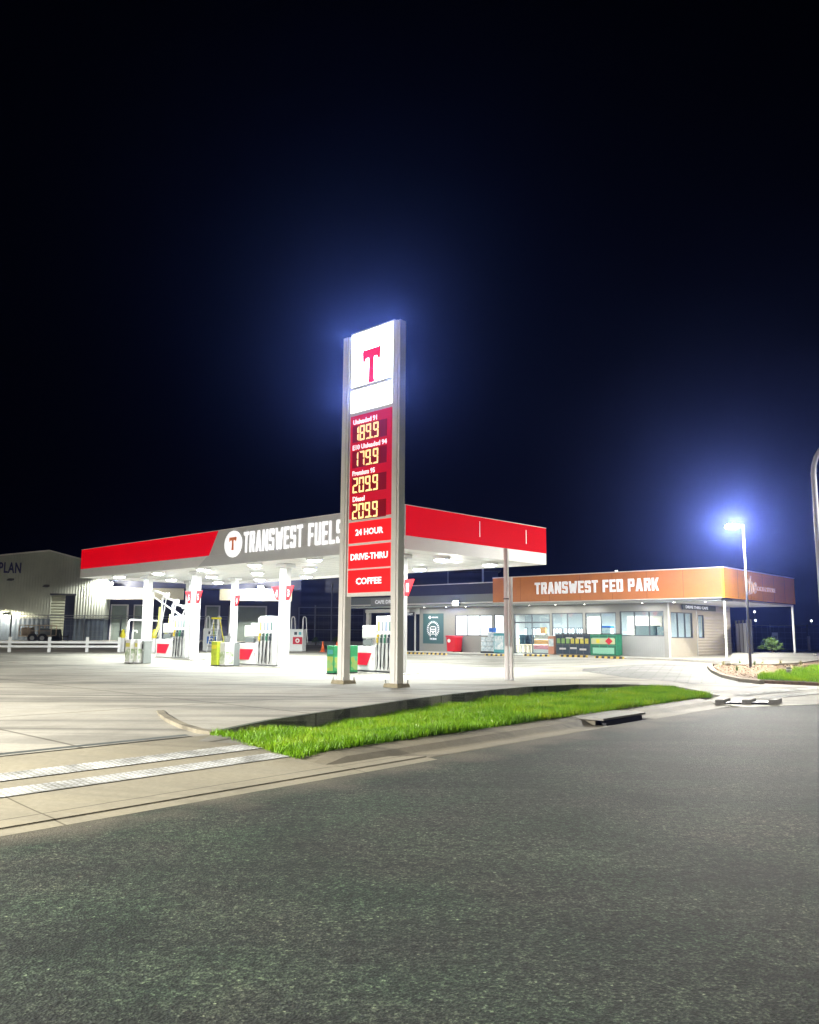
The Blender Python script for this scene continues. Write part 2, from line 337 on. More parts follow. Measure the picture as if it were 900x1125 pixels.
def block_text(name, s, m, parent, x0, x1, z0, h, y=0.0, depth=.05, tw=.30, th=.17, gap=.26, space=.55):
    """condensed block capitals standing in the local xz plane, facing -y"""
    wide = {'W': 1.45, 'N': 1.1, 'A': 1.12, 'K': 1.05, ' ': space}; ws = [wide.get(c, .95 if c in 'ELF' else 1.0) for c in s]
    tot = sum(ws)+gap*(len(s)-1); u = (x1-x0)/tot; g = MB(); x = x0; cnt = [0]
    def poly(pts, X, w):
        cnt[0] += 1; a = sum(p[0]*q[1]-q[0]*p[1] for p, q in zip(pts, pts[1:]+pts[:1])); pts = pts if a > 0 else pts[::-1]
        g.xz([(X+px*u, z0+pz*h) for px, pz in pts], y-depth-.0013*(cnt[0] % 7), y)
    for ch, w in zip(s, ws):
        t = tw; m2 = .5; X = x
        V = lambda a, b0=0, b1=1: poly([(a, b0), (a+t, b0), (a+t, b1), (a, b1)], X, w)
        Hh = lambda c, a=0, b=None: poly([(a, c), (w if b is None else b, c), (w if b is None else b, c+th), (a, c+th)], X, w)
        D = lambda a, b0, c, b1, tt=t: poly([(a, b0), (a+tt, b0), (c+tt, b1), (c, b1)], X, w)
        k = .08
        if ch == 'T': V((w-t)/2); Hh(1-th)
        elif ch == 'R': V(0); Hh(1-th, 0, w-k); Hh(.40, 0, w-k); V(w-t, .44, 1-k); D(w-t, 0, w-t-.18, .42)
        elif ch == 'P': V(0); Hh(1-th, 0, w-k); Hh(.36, 0, w-k); V(w-t, .42, 1-k)
        elif ch == 'A': D(0, 0, (w-t)/2-.06, 1, t); D(w-t, 0, (w-t)/2+.06, 1, t); Hh(.2, .2, w-.2)
        elif ch == 'N': V(0); V(w-t); D(w-t-.02, 0, .02, 1)
        elif ch == 'S': Hh(1-th, k, w-k); Hh(.5-th/2, k, w-k); Hh(0, k, w-k); V(0, .5, 1-k*.6); V(w-t, k*.6, .5); V(w-t, .72, 1-k*.6); V(0, k*.6, .27)
        elif ch == 'W': q = (w-t)/4; D(q*1-.03, 0, 0, 1); D(q*1-.03, 0, q*2, .8); D(q*3+.03, 0, q*2, .8); D(q*3+.03, 0, q*4, 1)
        elif ch == 'E': V(0); Hh(1-th); Hh(.5-th/2, 0, w*.88); Hh(0)
        elif ch == 'F': V(0); Hh(1-th); Hh(.48-th/2, 0, w*.88)
        elif ch == 'U': V(0, k*.6); V(w-t, k*.6); Hh(0, k, w-k)
        elif ch == 'L': V(0); Hh(0)
        elif ch == 'D': V(0); Hh(1-th, 0, w-k); Hh(0, 0, w-k); V(w-t, k*.7, 1-k*.7)
        elif ch == 'K': V(0); D(w-t, 0, t-.02, .55); D(t-.02, .45, w-t, 1)
        x += (w+gap)*u
    return g.build(name, m, parent)
def copy_tree(o, parent=None):
    c = o.copy(); COL.objects.link(c); c.parent = parent
    for ch in list(o.children): copy_tree(ch, c)
    return c
def drape(name, pts, m, dz=0.0, step=1.5, hf=H, kind='structure', skirt=0.0):
    bm = bmesh.new(); vs = [bm.verts.new((p[0], p[1], 0)) for p in pts]; bm.faces.new(vs)
    xs = [p[0] for p in pts]; ys = [p[1] for p in pts]
    def lines(a, b):
        out = []; v = a
        while v < b: out.append(v); v += step if -30 < v < 75 else step*6
        return out
    for ax, (a, b) in ((0, (min(xs), max(xs))), (1, (min(ys), max(ys)))):
        for v in lines(math.floor(a)+.013, b):
            g = bm.verts[:]+bm.edges[:]+bm.faces[:]
            bmesh.ops.bisect_plane(bm, geom=g, plane_co=(v, 0, 0) if ax == 0 else (0, v, 0), plane_no=(1, 0, 0) if ax == 0 else (0, 1, 0))
    bm.normal_update()
    for v in bm.verts: v.co.z = hf(v.co.x, v.co.y)+dz
    if skirt:
        be = [e for e in bm.edges if e.is_boundary]; r = bmesh.ops.extrude_edge_only(bm, edges=be)
        for v in r['geom']:
            if isinstance(v, bmesh.types.BMVert): v.co.z -= skirt
    bmesh.ops.triangulate(bm, faces=[f for f in bm.faces if len(f.verts) > 4])
    if sum(f.normal.z*f.calc_area() for f in bm.faces) < 0: bmesh.ops.reverse_faces(bm, faces=bm.faces)
    me = bpy.data.meshes.new(name); bm.to_mesh(me); bm.free(); me.materials.append(m); me.shade_smooth() if not skirt else None
    o = bpy.data.objects.new(name, me); COL.objects.link(o)
    if kind: o['kind'] = kind
    return o
def on_ground(px, py, it=6):      # where a sight line meets the forecourt
    z = .3
    for _ in range(it):
        p = P(px, py, z); z = H(p.x, p.y)
    return Vector((p.x, p.y, z))
def loc_of(o, p):     # world point in a thing's local frame
    a = o.rotation_euler.z; d = Vector(p)-Vector(o.location)
    return Vector((d.x*math.cos(a)+d.y*math.sin(a), -d.x*math.sin(a)+d.y*math.cos(a), d.z))
def area_lamp(name, parent, loc, size, power, col=(1, 1, 1), spread=180, rot=(0, 0, 0), shape='DISK'):
    l = bpy.data.lights.new(name, 'AREA'); l.shape = shape; l.size = size; l.energy = power; l.color = col; l.spread = R_(spread)
    o = bpy.data.objects.new(name, l); COL.objects.link(o); o.parent = parent; o.location = loc; o.rotation_euler = rot; return o
def spot_lamp(name, parent, loc, power, col, rad=.08, cone=160, blend=.5, rot=(0, 0, 0)):
    l = bpy.data.lights.new(name, 'SPOT'); l.energy = power; l.color = col; l.shadow_soft_size = rad; l.spot_size = R_(cone); l.spot_blend = blend
    o = bpy.data.objects.new(name, l); COL.objects.link(o); o.parent = parent; o.location = loc; o.rotation_euler = rot; return o
def point_lamp(name, parent, loc, power, col, rad=.1):
    l = bpy.data.lights.new(name, 'POINT'); l.energy = power; l.color = col; l.shadow_soft_size = rad
    o = bpy.data.objects.new(name, l); COL.objects.link(o); o.parent = parent; o.location = loc; return o

# ------------------------------------------------------------------ THE GROUND
g = MB(); g.add([(-900, -300, -.32), (900, -300, -.32), (900, 1500, -.32), (-900, 1500, -.32)], [(0, 1, 2, 3)])
g.build('ground', SOILM)['kind'] = 'structure'
wall_c = [(4.65, 3.05), (5.4, 3.45), (6.5, 3.9), (9.1, 4.55), (11.9, 5.2), (14.2, 5.6), (16.3, 5.8), (18.6, 5.85), (20.6, 5.4), (22.0, 4.4), (22.9, 3.1)]
grass_r = [(21.9, 2.0), (21.0, 1.2), (20.4, .97)]
r_edge = [RF(t, edge_n(t)) for t in (23.2, 26, 32, 45, 70)]
fc = [RF(-70, 0), RF(4.55, 0)] + [RF(4.55, 1.5)] + [RF(*p) for p in wall_c] + [RF(22.4, 2.3), RF(21.2, 1.05), RF(19.55, .92), RF(19.2, .5), RF(18.9, edge_n(18.9)+.02), RF(20.5, edge_n(20.5))] + r_edge + [(95, 30), (95, 112), (-110, 112), (-110, 20)]
drape('forecourt', fc, CONC, skirt=.35, step=.75)
rd = [RF(-80, -45), RF(90, -75), RF(90, edge_n(90)+.1), RF(18, .12), RF(-80, .12)]
g = MB(); g.add([(x, y, 0.0) for x, y in rd], [(0, 1, 2, 3, 4)]); g.build('road', ASPH)['kind'] = 'structure'
# driveway crossing, warmer concrete laid over the forecourt edge
drape('driveway_crossing', [RF(-60, .02), RF(6.3, .02), RF(5.9, .42), RF(4.57, .44), RF(4.57, 2.95), RF(-60, 3.0)], APRON, dz=.022, step=.5,
      hf=lambda x, y: (.006 if toRF(x, y)[0] > 4.6 and toRF(x, y)[1] < .9 else H(x, y)))
# two hatched bands across the crossing, drawn with studs
def band_mat():
    m, T, b, tc = node_mat('studded_white_band'); o = tc.outputs['Object']
    mp = N(T, 'ShaderNodeMapping'); mp.inputs['Rotation'].default_value = (0, 0, R_(-49.5)); T.links.new(o, mp.inputs[0])
    br = N(T, 'ShaderNodeTexBrick'); br.offset = 0; br.inputs['Scale'].default_value = 1; br.inputs['Brick Width'].default_value = .075; br.inputs['Row Height'].default_value = .075
    br.inputs['Mortar Size'].default_value = .014; br.inputs['Color1'].default_value = (.58, .59, .60, 1); br.inputs['Color2'].default_value = (.48, .49, .50, 1); br.inputs['Mortar'].default_value = (.34, .34, .31, 1)
    T.links.new(mp.outputs[0], br.inputs['Vector'])
    n = N(T, 'ShaderNodeTexNoise', Scale=3.0, Detail=6.0); T.links.new(o, n.inputs['Vector'])
    c = mixc(T, 1.0, br.outputs['Color'], ramp(T, n.outputs['Fac'], [(.35, (.6, .6, .58)), (.62, (1.15, 1.15, 1.15))]), 'MULTIPLY')
    T.links.new(c, b.inputs['Base Color']); b.inputs['Roughness'].default_value = .9; b.inputs['Specular IOR Level'].default_value = .15
    bp = N(T, 'ShaderNodeBump', Strength=.25, Distance=.006); T.links.new(br.outputs['Fac'], bp.inputs['Height']); bp.invert = True; T.links.new(bp.outputs[0], b.inputs['Normal']); return m
BAND = band_mat()
for n0, n1, te in ((1.08, 1.40, 4.67), (1.72, 2.06, 4.67)):
    drape('studded_band', [RF(-30, n0), RF(te-.1, n0), RF(te-.25, n1), RF(-30, n1)], BAND, dz=.032, step=.5, hf=lambda x, y: (.012 if toRF(x, y)[0] > 4.6 and toRF(x, y)[1] < .9 else H(x, y)))
# trench drain
drape('trench_drain', [RF(-60, 3.04), RF(4.2, 3.04), RF(4.2, 3.17), RF(-60, 3.17)], mat('drain_grate', (.07, .08, .075), .6, noise=.3, nscale=20), dz=.03, step=.5)
# paved turning area by the shop
pv = [on_ground(*p) for p in ((640, 727), (735, 724.6), (783, 728), (781, 733), (800, 744), (838, 751), (762, 752.4), (700, 746), (640, 738))]
drape('paved_area', [(p.x, p.y) for p in pv], PAVER, dz=.012, step=.75)
for a, b_ in (((816, 765.2), (1000, 748)), ((842, 768.5), (1000, 752))):
    q0, q1 = on_ground(*a), on_ground(*b_); d = (q1-q0); d.z = 0; d.normalize(); nn = Vector((-d.y, d.x, 0))*.33
    pts = [q0, q1, q1+nn, q0+nn]; drape('white_crossing_band', [(p.x, p.y) for p in pts], BAND, dz=.016, step=.5)

# ---- verge: sloping kerb, lawn, retaining wall
def strip(name, m, ts, prof):     # prof: (n, z)
    v = []; f = []; k = len(prof)
    for t in ts:
        for n, z in prof: x, y = RF(t, n); v.append((x, y, min(z, H(*RF(4.45, n))-.01) if 4.4 < t < 4.5 and n > .1 else z))
    for i in range(len(ts)-1):
        for j in range(k-1): f.append((i*k+j, (i+1)*k+j, (i+1)*k+j+1, i*k+j+1))
    b = MB(); b.add(v, f); return b.build(name, m, smooth=False)
kerb = strip('kerb', KERBM, [4.45, 5.2, 6.2, 7.5, 9, 11, 12.25], [(-.02, -.01), (.02, .008), (.38, -.004), (.46, .01), (.62, .085), (.92, .135), (1.02, .13), (1.02, -.1)]); kerb['kind'] = 'structure'
strip('kerb', KERBM, [14.3, 16, 18, 19.3], [(-.02, -.01), (.02, .008), (.38, -.004), (.46, .01), (.62, .085), (.92, .135), (1.02, .13), (1.02, -.1)])['kind'] = 'structure'
strip('crossing_lip', APRON, [-60, -30, -15, -8, -3, 0, 2, 4.5, 6.3], [(-.2, .0015), (.0, .014), (.025, .029)])['kind'] = 'structure'
def in_verge(t, n):
    if t < 4.5 or t > 22.6 or n < 1.0: return False
    for (a, b_), (c, d) in zip(wall_c, wall_c[1:]):
        if a <= t <= c: return n < b_+(d-b_)*(t-a)/(c-a)-.03 and (t < 20.3 or n > .97+(t-20.3)*.9)
    return t >= 4.5 and n < 2.95
def wall_n(t):
    for (a, b_), (c, d) in zip(wall_c, wall_c[1:]):
        if a <= t <= c: return b_+(d-b_)*(t-a)/(c-a)
    return 3.0
def lawn_z(t, n):
    k = min(1, max(0, (n-1)/max(.5, wall_n(t)-1)))
    fade = ss((t-4.6)/3)*(1-ss((t-19.5)/3))
    z = .125-.17*ss(k)*fade+.02*math.sin(t*1.7+n); a = ss((t-4.45)/.9)
    return z*a+(1-a)*(H(*RF(4.45, n))-.005)
v = []; f = []; tsn = [4.45+i*.3 for i in range(60)]; K = 14
for t in tsn:
    n0 = 1.0 if t < 20.3 else .97+(t-20.3)*.9; n1 = max(n0+.05, wall_n(t))
    for j in range(K):
        n = n0+(n1-n0)*j/(K-1); x, y = RF(t, n); v.append((x, y, lawn_z(t, n)))
for i in range(len(tsn)-1):
    for j in range(K-1): f.append((i*K+j, (i+1)*K+j, (i+1)*K+j+1, i*K+j+1))
tb = MB().add(v, f); tb.build('verge_soil', mat('turf_soil', (.045, .06, .015), .95, noise=.4, nscale=9), smooth=True)['kind'] = 'structure'
def blades(name, pts, hmin, hmax, label):
    n = len(pts); pts = np.array(pts); a = rng.uniform(0, 2*np.pi, n); h = rng.uniform(hmin, hmax, n)*(1+.35*np.sin(pts[:, 0]*2.1)*np.cos(pts[:, 1]*1.7)); w = rng.uniform(.003, .0065, n)
    lean = rng.uniform(.1, .75, n)*h; la = rng.uniform(0, 2*np.pi, n)
    wx, wy = np.cos(a)*w, np.sin(a)*w; lx, ly = np.cos(la)*lean, np.sin(la)*lean
    V = np.zeros((n, 5, 3)); V[:, 0] = pts+np.stack([wx, wy, 0*w], 1); V[:, 1] = pts-np.stack([wx, wy, 0*w], 1)
    mid = pts+np.stack([lx*.35, ly*.35, h*.6], 1); V[:, 2] = mid-np.stack([wx, wy, 0*w], 1)*.8; V[:, 3] = mid+np.stack([wx, wy, 0*w], 1)*.8
    V[:, 4] = pts+np.stack([lx, ly, h], 1)
    base = (np.arange(n)*5)[:, None]
    q = base+np.array([[0, 1, 2, 3]]); tri = base+np.array([[3, 2, 4]])
    me = bpy.data.meshes.new(name); me.vertices.add(n*5); me.vertices.foreach_set('co', V.reshape(-1))
    loops = np.concatenate([q, tri], 1).reshape(-1); me.loops.add(len(loops)); me.loops.foreach_set('vertex_index', loops.astype(np.int32))
    me.polygons.add(2*n); st = np.zeros(2*n, np.int32); st[0::2] = np.arange(n)*7; st[1::2] = np.arange(n)*7+4
    me.polygons.foreach_set('loop_start', st); me.update(calc_edges=True); me.validate()
    me.materials.append(GRASS); o = bpy.data.objects.new(name, me); COL.objects.link(o); return tag(o, label, 'grass', kind='stuff')
pts = []
while len(pts) < 105000:
    t = random.uniform(4.5, 22.6); n = random.uniform(.93, 5.9)
    if random.random() > (1.0 if t < 10 else .72): continue
    if in_verge(t, max(n, 1.001)):
        x, y = RF(t, n); pts.append((x, y, lawn_z(t, n)-.005))
blades('lawn_grass', pts, .07, .17, 'bright green grass filling the kerbside verge')
# retaining wall along the back of the verge
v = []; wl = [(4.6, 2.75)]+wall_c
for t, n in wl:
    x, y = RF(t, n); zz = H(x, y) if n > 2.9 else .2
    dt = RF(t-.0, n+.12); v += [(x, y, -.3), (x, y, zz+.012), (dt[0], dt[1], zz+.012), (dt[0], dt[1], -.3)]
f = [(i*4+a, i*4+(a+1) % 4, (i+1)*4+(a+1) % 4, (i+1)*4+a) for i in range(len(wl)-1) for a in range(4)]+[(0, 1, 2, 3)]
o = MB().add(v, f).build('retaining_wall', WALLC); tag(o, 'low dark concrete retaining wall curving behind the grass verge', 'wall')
# low curved kerb at the corner of the sign island
ck = [on_ground(*p) for p in ((172, 781), (174, 786), (182, 793), (197, 800), (215, 805.5), (231, 808.5))]
v = []; f = []
for i, p in enumerate(ck):
    d = (ck[min(i+1, 5)]-ck[max(i-1, 0)]); d.z = 0; d.normalize(); n_ = Vector((-d.y, d.x, 0))*.14
    h_ = .012+.05*min(1, i/2.0)
    v += [p+Vector((0, 0, -.05)), p+Vector((0, 0, h_)), p+n_+Vector((0, 0, h_)), p+n_+Vector((0, 0, -.05))]
f = [(i*4+a, i*4+(a+1) % 4, (i+1)*4+(a+1) % 4, (i+1)*4+a) for i in range(5) for a in range(4)]+[(0, 1, 2, 3), (23, 22, 21, 20)]
MB().add(v, f).build('island_kerb', KERBM)['kind'] = 'structure'
# stormwater pit lid
t_ = thing('drain_pit', 'flat concrete stormwater pit lid set into the kerb beside the grass', 'drain', (*RF(13.3, .5), -.05), 49.5)
b_ = MB(); b_.box(-1.0, 1.0, -.3, .62, .14, .19); b_.build('lid', FOOTM, t_, bevel=.012)
B(-1.02, 1.02, -.12, .6, -.1, .128).build('pit_wall', KERBM, t_)
B(-.85, .85, -.28, -.13, -.05, .13).build('inlet_opening', BLACK, t_)
pI = P(812, 773, .03); t_ = thing('kerb_inlet', 'open kerb inlet of grey concrete blocks at the end of the grass verge', 'drain', (pI.x, pI.y, 0), 4)
for xx in (-.62, .12, .86):
    MB().xy([(xx-.14, -.2), (xx+.12, -.2), (xx+.60, .45), (xx+.36, .45)], -.02, .15).build('block', FOOTM, t_, bevel=.02)
for xx in (-.62, .12): MB().xy([(xx+.125, -.17), (xx+.595, -.17), (xx+1.07, .42), (xx+.60, .42)], -.02, .075).build('opening', BLACK, t_)
# right-hand island: kerb, mulch bed, lawn
def kerb_along(name, pts, w, h, m):
    v = []
    for i, p in enumerate(pts):
        d = pts[min(i+1, len(pts)-1)]-pts[max(i-1, 0)]; d.z = 0; d.normalize(); n_ = Vector((-d.y, d.x, 0))*w
        v += [p+Vector((0, 0, -.1)), p+Vector((0, 0, h)), p+n_+Vector((0, 0, h)), p+n_+Vector((0, 0, -.1))]
    f = [(i*4+a, i*4+(a+1) % 4, (i+1)*4+(a+1) % 4, (i+1)*4+a) for i in range(len(pts)-1) for a in range(4)]+[(0, 1, 2, 3), tuple(len(v)-1-k for k in range(4))]
    bb = MB().add(v, f); o = bb.build(name, m, bevel=.01); o['kind'] = 'structure'; return o
kp = [on_ground(*p) for p in ((800, 727.2), (789, 728.6), (783.5, 731), (783, 734.5), (788, 739.5), (799, 744.8), (818, 749.3), (840, 751.8))]
kerb_along('island_edge_kerb', kp, -.22, .13, KERBM)
mb_ = [on_ground(*p) for p in ((801, 728), (790, 729.5), (785, 732), (785, 735), (790, 739.5), (801, 744.4), (820, 748.7), (840, 751), (905, 754), (990, 752), (990, 720), (880, 722))]
drape('garden_bed', [(p.x, p.y) for p in mb_], MULCH, dz=.10, step=.8, skirt=.14)
v = []; f = []
for k in range(1700):
    px, py = random.uniform(786, 905), random.uniform(724, 748)
    p = on_ground(px, py, 4)
    if px < 800 and (py > 742 or py < 730): continue
    s = random.uniform(.02, .07); a = random.uniform(0, 6.28); z = p.z+.105
    dx, dy = math.cos(a)*s, math.sin(a)*s; e = random.uniform(.0, .05)
    v += [(p.x-dx, p.y-dy, z), (p.x+dy*.4, p.y-dx*.4, z+.005), (p.x+dx, p.y+dy, z+e), (p.x-dy*.4, p.y+dx*.4, z+.02)]; f.append((k*0+len(v)-4, len(v)-3, len(v)-2, len(v)-1))
o = MB().add(v, f).build('bark_chips', CHIPS); tag(o, 'tan bark chips scattered over the garden bed below the light pole', 'mulch', kind='stuff')
pts = []
def in_lawn2(px, py):
    lo = 745-(px-835)*.18 if px < 900 else 733.3-(px-900)*.05
    hi = 751+(px-840)*.05
    return lo+1.3*math.sin(px*.35) < py < hi
gp = []
for k in range(30000):
    px, py = random.uniform(833, 990), random.uniform(728, 757)
    if in_lawn2(px, py):
        p = on_ground(px, py, 4); pts.append((p.x, p.y, p.z+.1))
blades('island_grass', pts, .08, .2, 'bright green grass on the island at the right edge')
lw = [on_ground(*p) for p in ((836, 746), (850, 742.5), (870, 739), (900, 733.5), (990, 729), (990, 755), (900, 753.3), (840, 750.7))]
drape('island_lawn_soil', [(p.x, p.y) for p in lw], MATS['turf_soil'], dz=.108, step=1.0)

# ------------------------------------------------------------------ PRICE PYLON
RZ = -43.6
PR = P(436, 755.5, .25)
py = thing('price_sign', 'tall grey pylon fuel price sign with lit red and white panels', 'price sign', (PR.x, PR.y, 0), RZ)
HT = zat(PR.x, PR.y, 350)
PW, PDp, GAP = .30, .29, 2.385
for x0 in (-PW, -GAP-PW):
    z1 = HT; g = MB()
    g.box(x0, x0+PW-.10, 0, PDp, .25, z1); g.box(x0+PW-.085, x0+PW, .012, PDp-.012, .25, z1-.01)   # two-piece post with a shadow groove
    g.box(x0+PW-.105, x0+PW-.08, .03, PDp-.03, .25, z1-.02)
    p_ = g.build('post', POSTM, py, bevel=.008)
    MB().taper(x0-.16, x0+PW+.16, -.14, PDp+.14, .235, .36, .9).build('footing', mat('footing_grout', (.30, .26, .17), .85, noise=.15), p_, bevel=.01)
    for bx in (x0-.1, x0+PW+.1):
        for by in (-.08, PDp+.08): MB().tube([(bx, by, .34), (bx, by, .47)], .016, 6).build('anchor_bolt', STEEL, p_)
xl, xr = -GAP+.015, -PW-.015          # clear span between posts
pl = RZ; XL = xl
wl_ = (PR.x+XL*math.cos(R_(RZ)), PR.y+XL*math.sin(R_(RZ)))
ZP = {k: zat(wl_[0], wl_[1], q) for k, q in dict(t0=369.0, t1=428.3, a0=430.3, a1=454.3, p0=458.5, p1=571.0, h0=574.8, h1=597.6, d0=600.4, d1=625.2, c0=627.0, c1=651.6, b=655.7).items()}
B(xl, xr, .06, PDp-.06, ZP['b'], ZP['t0']+.07).build('cabinet', POSTM, py, bevel=.006)
x0, x1 = xl+.07, xr-.05
def panel(name, m, a, b_, y=.045): return B(x0, x1, y, .058, ZP[b_], ZP[a]).build(name, m, py)
B(x0, x1, -.0, .045, ZP['a0']-.01, ZP['t1']+.03).build('divider', POSTM, py)
pt = panel('emblem_panel', SIGNWHITE, 't0', 't1'); pn = panel('name_panel', SIGNWHITE, 'a0', 'a1'); pp = panel('price_panel', SIGNDEEP, 'p0', 'p1')
ph = panel('hour_panel', SIGNRED, 'h0', 'h1'); pd_ = panel('drive_panel', SIGNRED, 'd0', 'd1'); pc = panel('coffee_panel', SIGNRED, 'c0', 'c1')
cx = (x0+x1)/2; cw = x1-x0
# the T emblem: slab with splayed serifs
tz0, tz1 = ZP['t0']-.62, ZP['t0']-1.83
hh = tz0-tz1
tp = [(-.20, 0), (.20, 0), (.15, .10), (.13, .62), (.15, .72), (.34, .71), (.42, .60), (.50, .62), (.53, .90), (.46, 1.0), (.40, .95), (-.40, .95), (-.46, 1.0), (-.53, .90), (-.50, .62), (-.42, .60), (-.34, .71), (-.15, .72), (-.13, .62), (-.15, .10)]
MB().xz([(cx+a*.80, tz1+hh*b_) for a, b_ in tp], .034, .044).build('emblem', TRED, pt)
text('lettering', 'TRANSWEST', SIGNFAINT, pn, cx, (ZP['a0']+ZP['a1'])/2-.03, cw*.72, .20, y=.044, depth=.006)
for xx, zz in ((x0-.04, ZP['a1']+.5), (x1+.03, ZP['a1']+.5), (x0-.04, ZP['t0']-.3), (x1+.03, ZP['t0']-.3)):
    spot_lamp('lamp', py, (xx, -.05, zz), 3000, (.8, .92, 1), .03, 56, .8, (R_(-90), 0, R_(42)))  # spots added on the sign frame, aimed at the viewer for a halo
# price rows
def seg_digit(g, ch, x, z, w, h, y0, y1, th=.055):
    on = {'0': 'abcdef', '1': 'bc', '2': 'abged', '7': 'abc', '8': 'abcdefg', '9': 'abcdfg'}[ch]; q = .008
    t = th; m = z+h/2
    S_ = dict(a=[(x+q, z+h), (x+t+q, z+h-t), (x+w-t-q, z+h-t), (x+w-q, z+h)], d=[(x+q, z), (x+w-q, z), (x+w-t-q, z+t), (x+t+q, z+t)],
              f=[(x, m+q), (x+t, m+t/2+q), (x+t, z+h-t-q), (x, z+h-q)], b=[(x+w-t, m+t/2+q), (x+w, m+q), (x+w, z+h-q), (x+w-t, z+h-t-q)],
              e=[(x, z+q), (x+t, z+t+q), (x+t, m-t/2-q), (x, m-q)], c=[(x+w-t, z+t+q), (x+w, z+q), (x+w, m-q), (x+w-t, m-t/2-q)],
              g=[(x+t/2+q, m), (x+t+q, m-t/2), (x+w-t-q, m-t/2), (x+w-t/2-q, m), (x+w-t-q, m+t/2), (x+t+q, m+t/2)])
    for s in on:
        pts = S_[s]; a = sum(p[0]*r[1]-r[0]*p[1] for p, r in zip(pts, pts[1:]+pts[:1]))
        g.xz(pts if a > 0 else pts[::-1], y0, y1)
pz0, pz1 = ZP['p0'], ZP['p1']; rows = [('Unleaded 91', '1899', .66, -.02), ('E10 Unleaded 94', '1799', .94, .03), ('Premium 95', '2099', .62, -.03), ('Diesel', '2099', .33, -.13)]
rh = (pz0-pz1)/4.0
for i, (nm, dg, w_, cxo) in enumerate(rows):
    zt = pz0-.10-i*rh
    text('grade_name', nm, LETTER, pp, x0+.16+cw*w_*.42 if i != 3 else x0+.16+cw*.15, zt-.115, cw*w_*.88, .17, y=.044, depth=.008, off=.025)
    B(x0+.12, x1-.22, .034, .044, zt-.80, zt-.245).build('price_display', mat('price_display_red', (.10, .002, .002), .3, emit=(.7, 0, .01), estr=.22), pp)
    gD = MB(); w = .24; xx = x0+.17; dz = zt-.775; hD = .50
    for k, ch in enumerate(dg):
        if ch == '1' and k == 0: seg_digit(gD, ch, xx, dz, w, hD, .024, .033); 
        else: seg_digit(gD, ch, xx, dz, w, hD, .024, .033)
        xx += w+.055
        if k == 2: gD.box(xx-.035, xx+.02, .024, .033, dz, dz+.055); xx += .05
    gD.build('price_digits', DIGIT, pp)
for pnl, s, a, b_ , w_ in ((ph, '24 HOUR', 'h0', 'h1', .66), (pd_, 'DRIVE-THRU', 'd0', 'd1', .88), (pc, 'COFFEE', 'c0', 'c1', .60)):
    text('lettering', s, LETTER, pnl, cx, (ZP[a]+ZP[b_])/2, cw*w_, .21, y=.044, depth=.008, off=.03)
# the same faces on the back of the sign
for nm, m_, a, b_ in (('back_panel', SIGNWHITE, 't0', 'a1'), ('back_panel', SIGNRED, 'p0', 'c1')):
    B(x0, x1, PDp-.058, PDp-.045, ZP[b_], ZP[a]).build(nm, m_, py)
# ------------------------------------------------------------------ FUEL CANOPY
C0 = P(443.7, 602.8, 4.9); CL, CWd, ZB, ZT = 25.95, 9.08, 4.9, 6.516
cn = thing('fuel_canopy', 'long fuel canopy with red and grey fascia and lit white soffit', 'canopy', (C0.x, C0.y, 0), RZ)
def clx(px, off=0): return online((C0.x, C0.y), RZ, px, 620)
ZS = ZB+.50
g = MB(); g.box(-CL+.10, -.10, .10, CWd-.10, ZB+.16, ZB+.22); g.build('soffit', SOFF, cn)
g = MB()
for i in range(1, 26): g.box(-CL+i, -CL+i+.012, .12, CWd-.12, ZB+.150, ZB+.158)
g.build('soffit_seams', GREYP, cn)
B(-CL+.12, -.12, .12, CWd-.12, ZT-.35, ZT-.2).build('roof_deck', STEEL, cn)
g = MB(); g.box(-CL, 0, 0, .09, ZB, ZS-.004); g.box(-.09, 0, .095, CWd-.095, ZB, ZS-.004); g.box(-CL, 0, CWd-.09, CWd, ZB, ZS-.004); g.box(-CL, -CL+.09, .095, CWd-.095, ZB, ZS-.004)
g.build('fascia_band', mat('fascia_band_white', (.82, .80, .79), .45, noise=.03, nscale=1), cn)
xa, xb = clx(229), clx(238.5)    # slanted end of the red part
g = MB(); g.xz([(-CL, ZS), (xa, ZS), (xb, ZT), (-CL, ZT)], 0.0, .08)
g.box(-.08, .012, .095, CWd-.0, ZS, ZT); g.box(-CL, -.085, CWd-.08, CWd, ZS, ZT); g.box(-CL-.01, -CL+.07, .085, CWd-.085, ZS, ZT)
g.build('red_fascia', REDGLOW, cn)
g = MB(); g.xz([(xa+.03, ZS), (.012, ZS), (.012, ZT), (xb+.03, ZT)], -.008, .08)
g.xz([(xa+.03-.12, ZS-.01), (.012, ZS-.01), (.012, ZB-.0), (xa-.9, ZB-.0)], -.008, .0-.002)
g.build('grey_fascia', GREYP, cn)
for px, z0_, z1_ in ((527, ZS+.32, ZS+.95), (578, ZS+.3, ZS+.9)):
    d = ray(px, 600); yy = online((C0.x, C0.y), RZ+90, px, 600)
    B(.012, .02, yy-.012, yy+.012, z0_, z1_).build('fascia_seam', LETTERP, cn)
g = MB(); g.box(-CL-.02, .02, -.02, .1, ZT, ZT+.025); g.box(-.1, .03, .1, CWd, ZT, ZT+.025); g.build('capping', STEELW, cn)
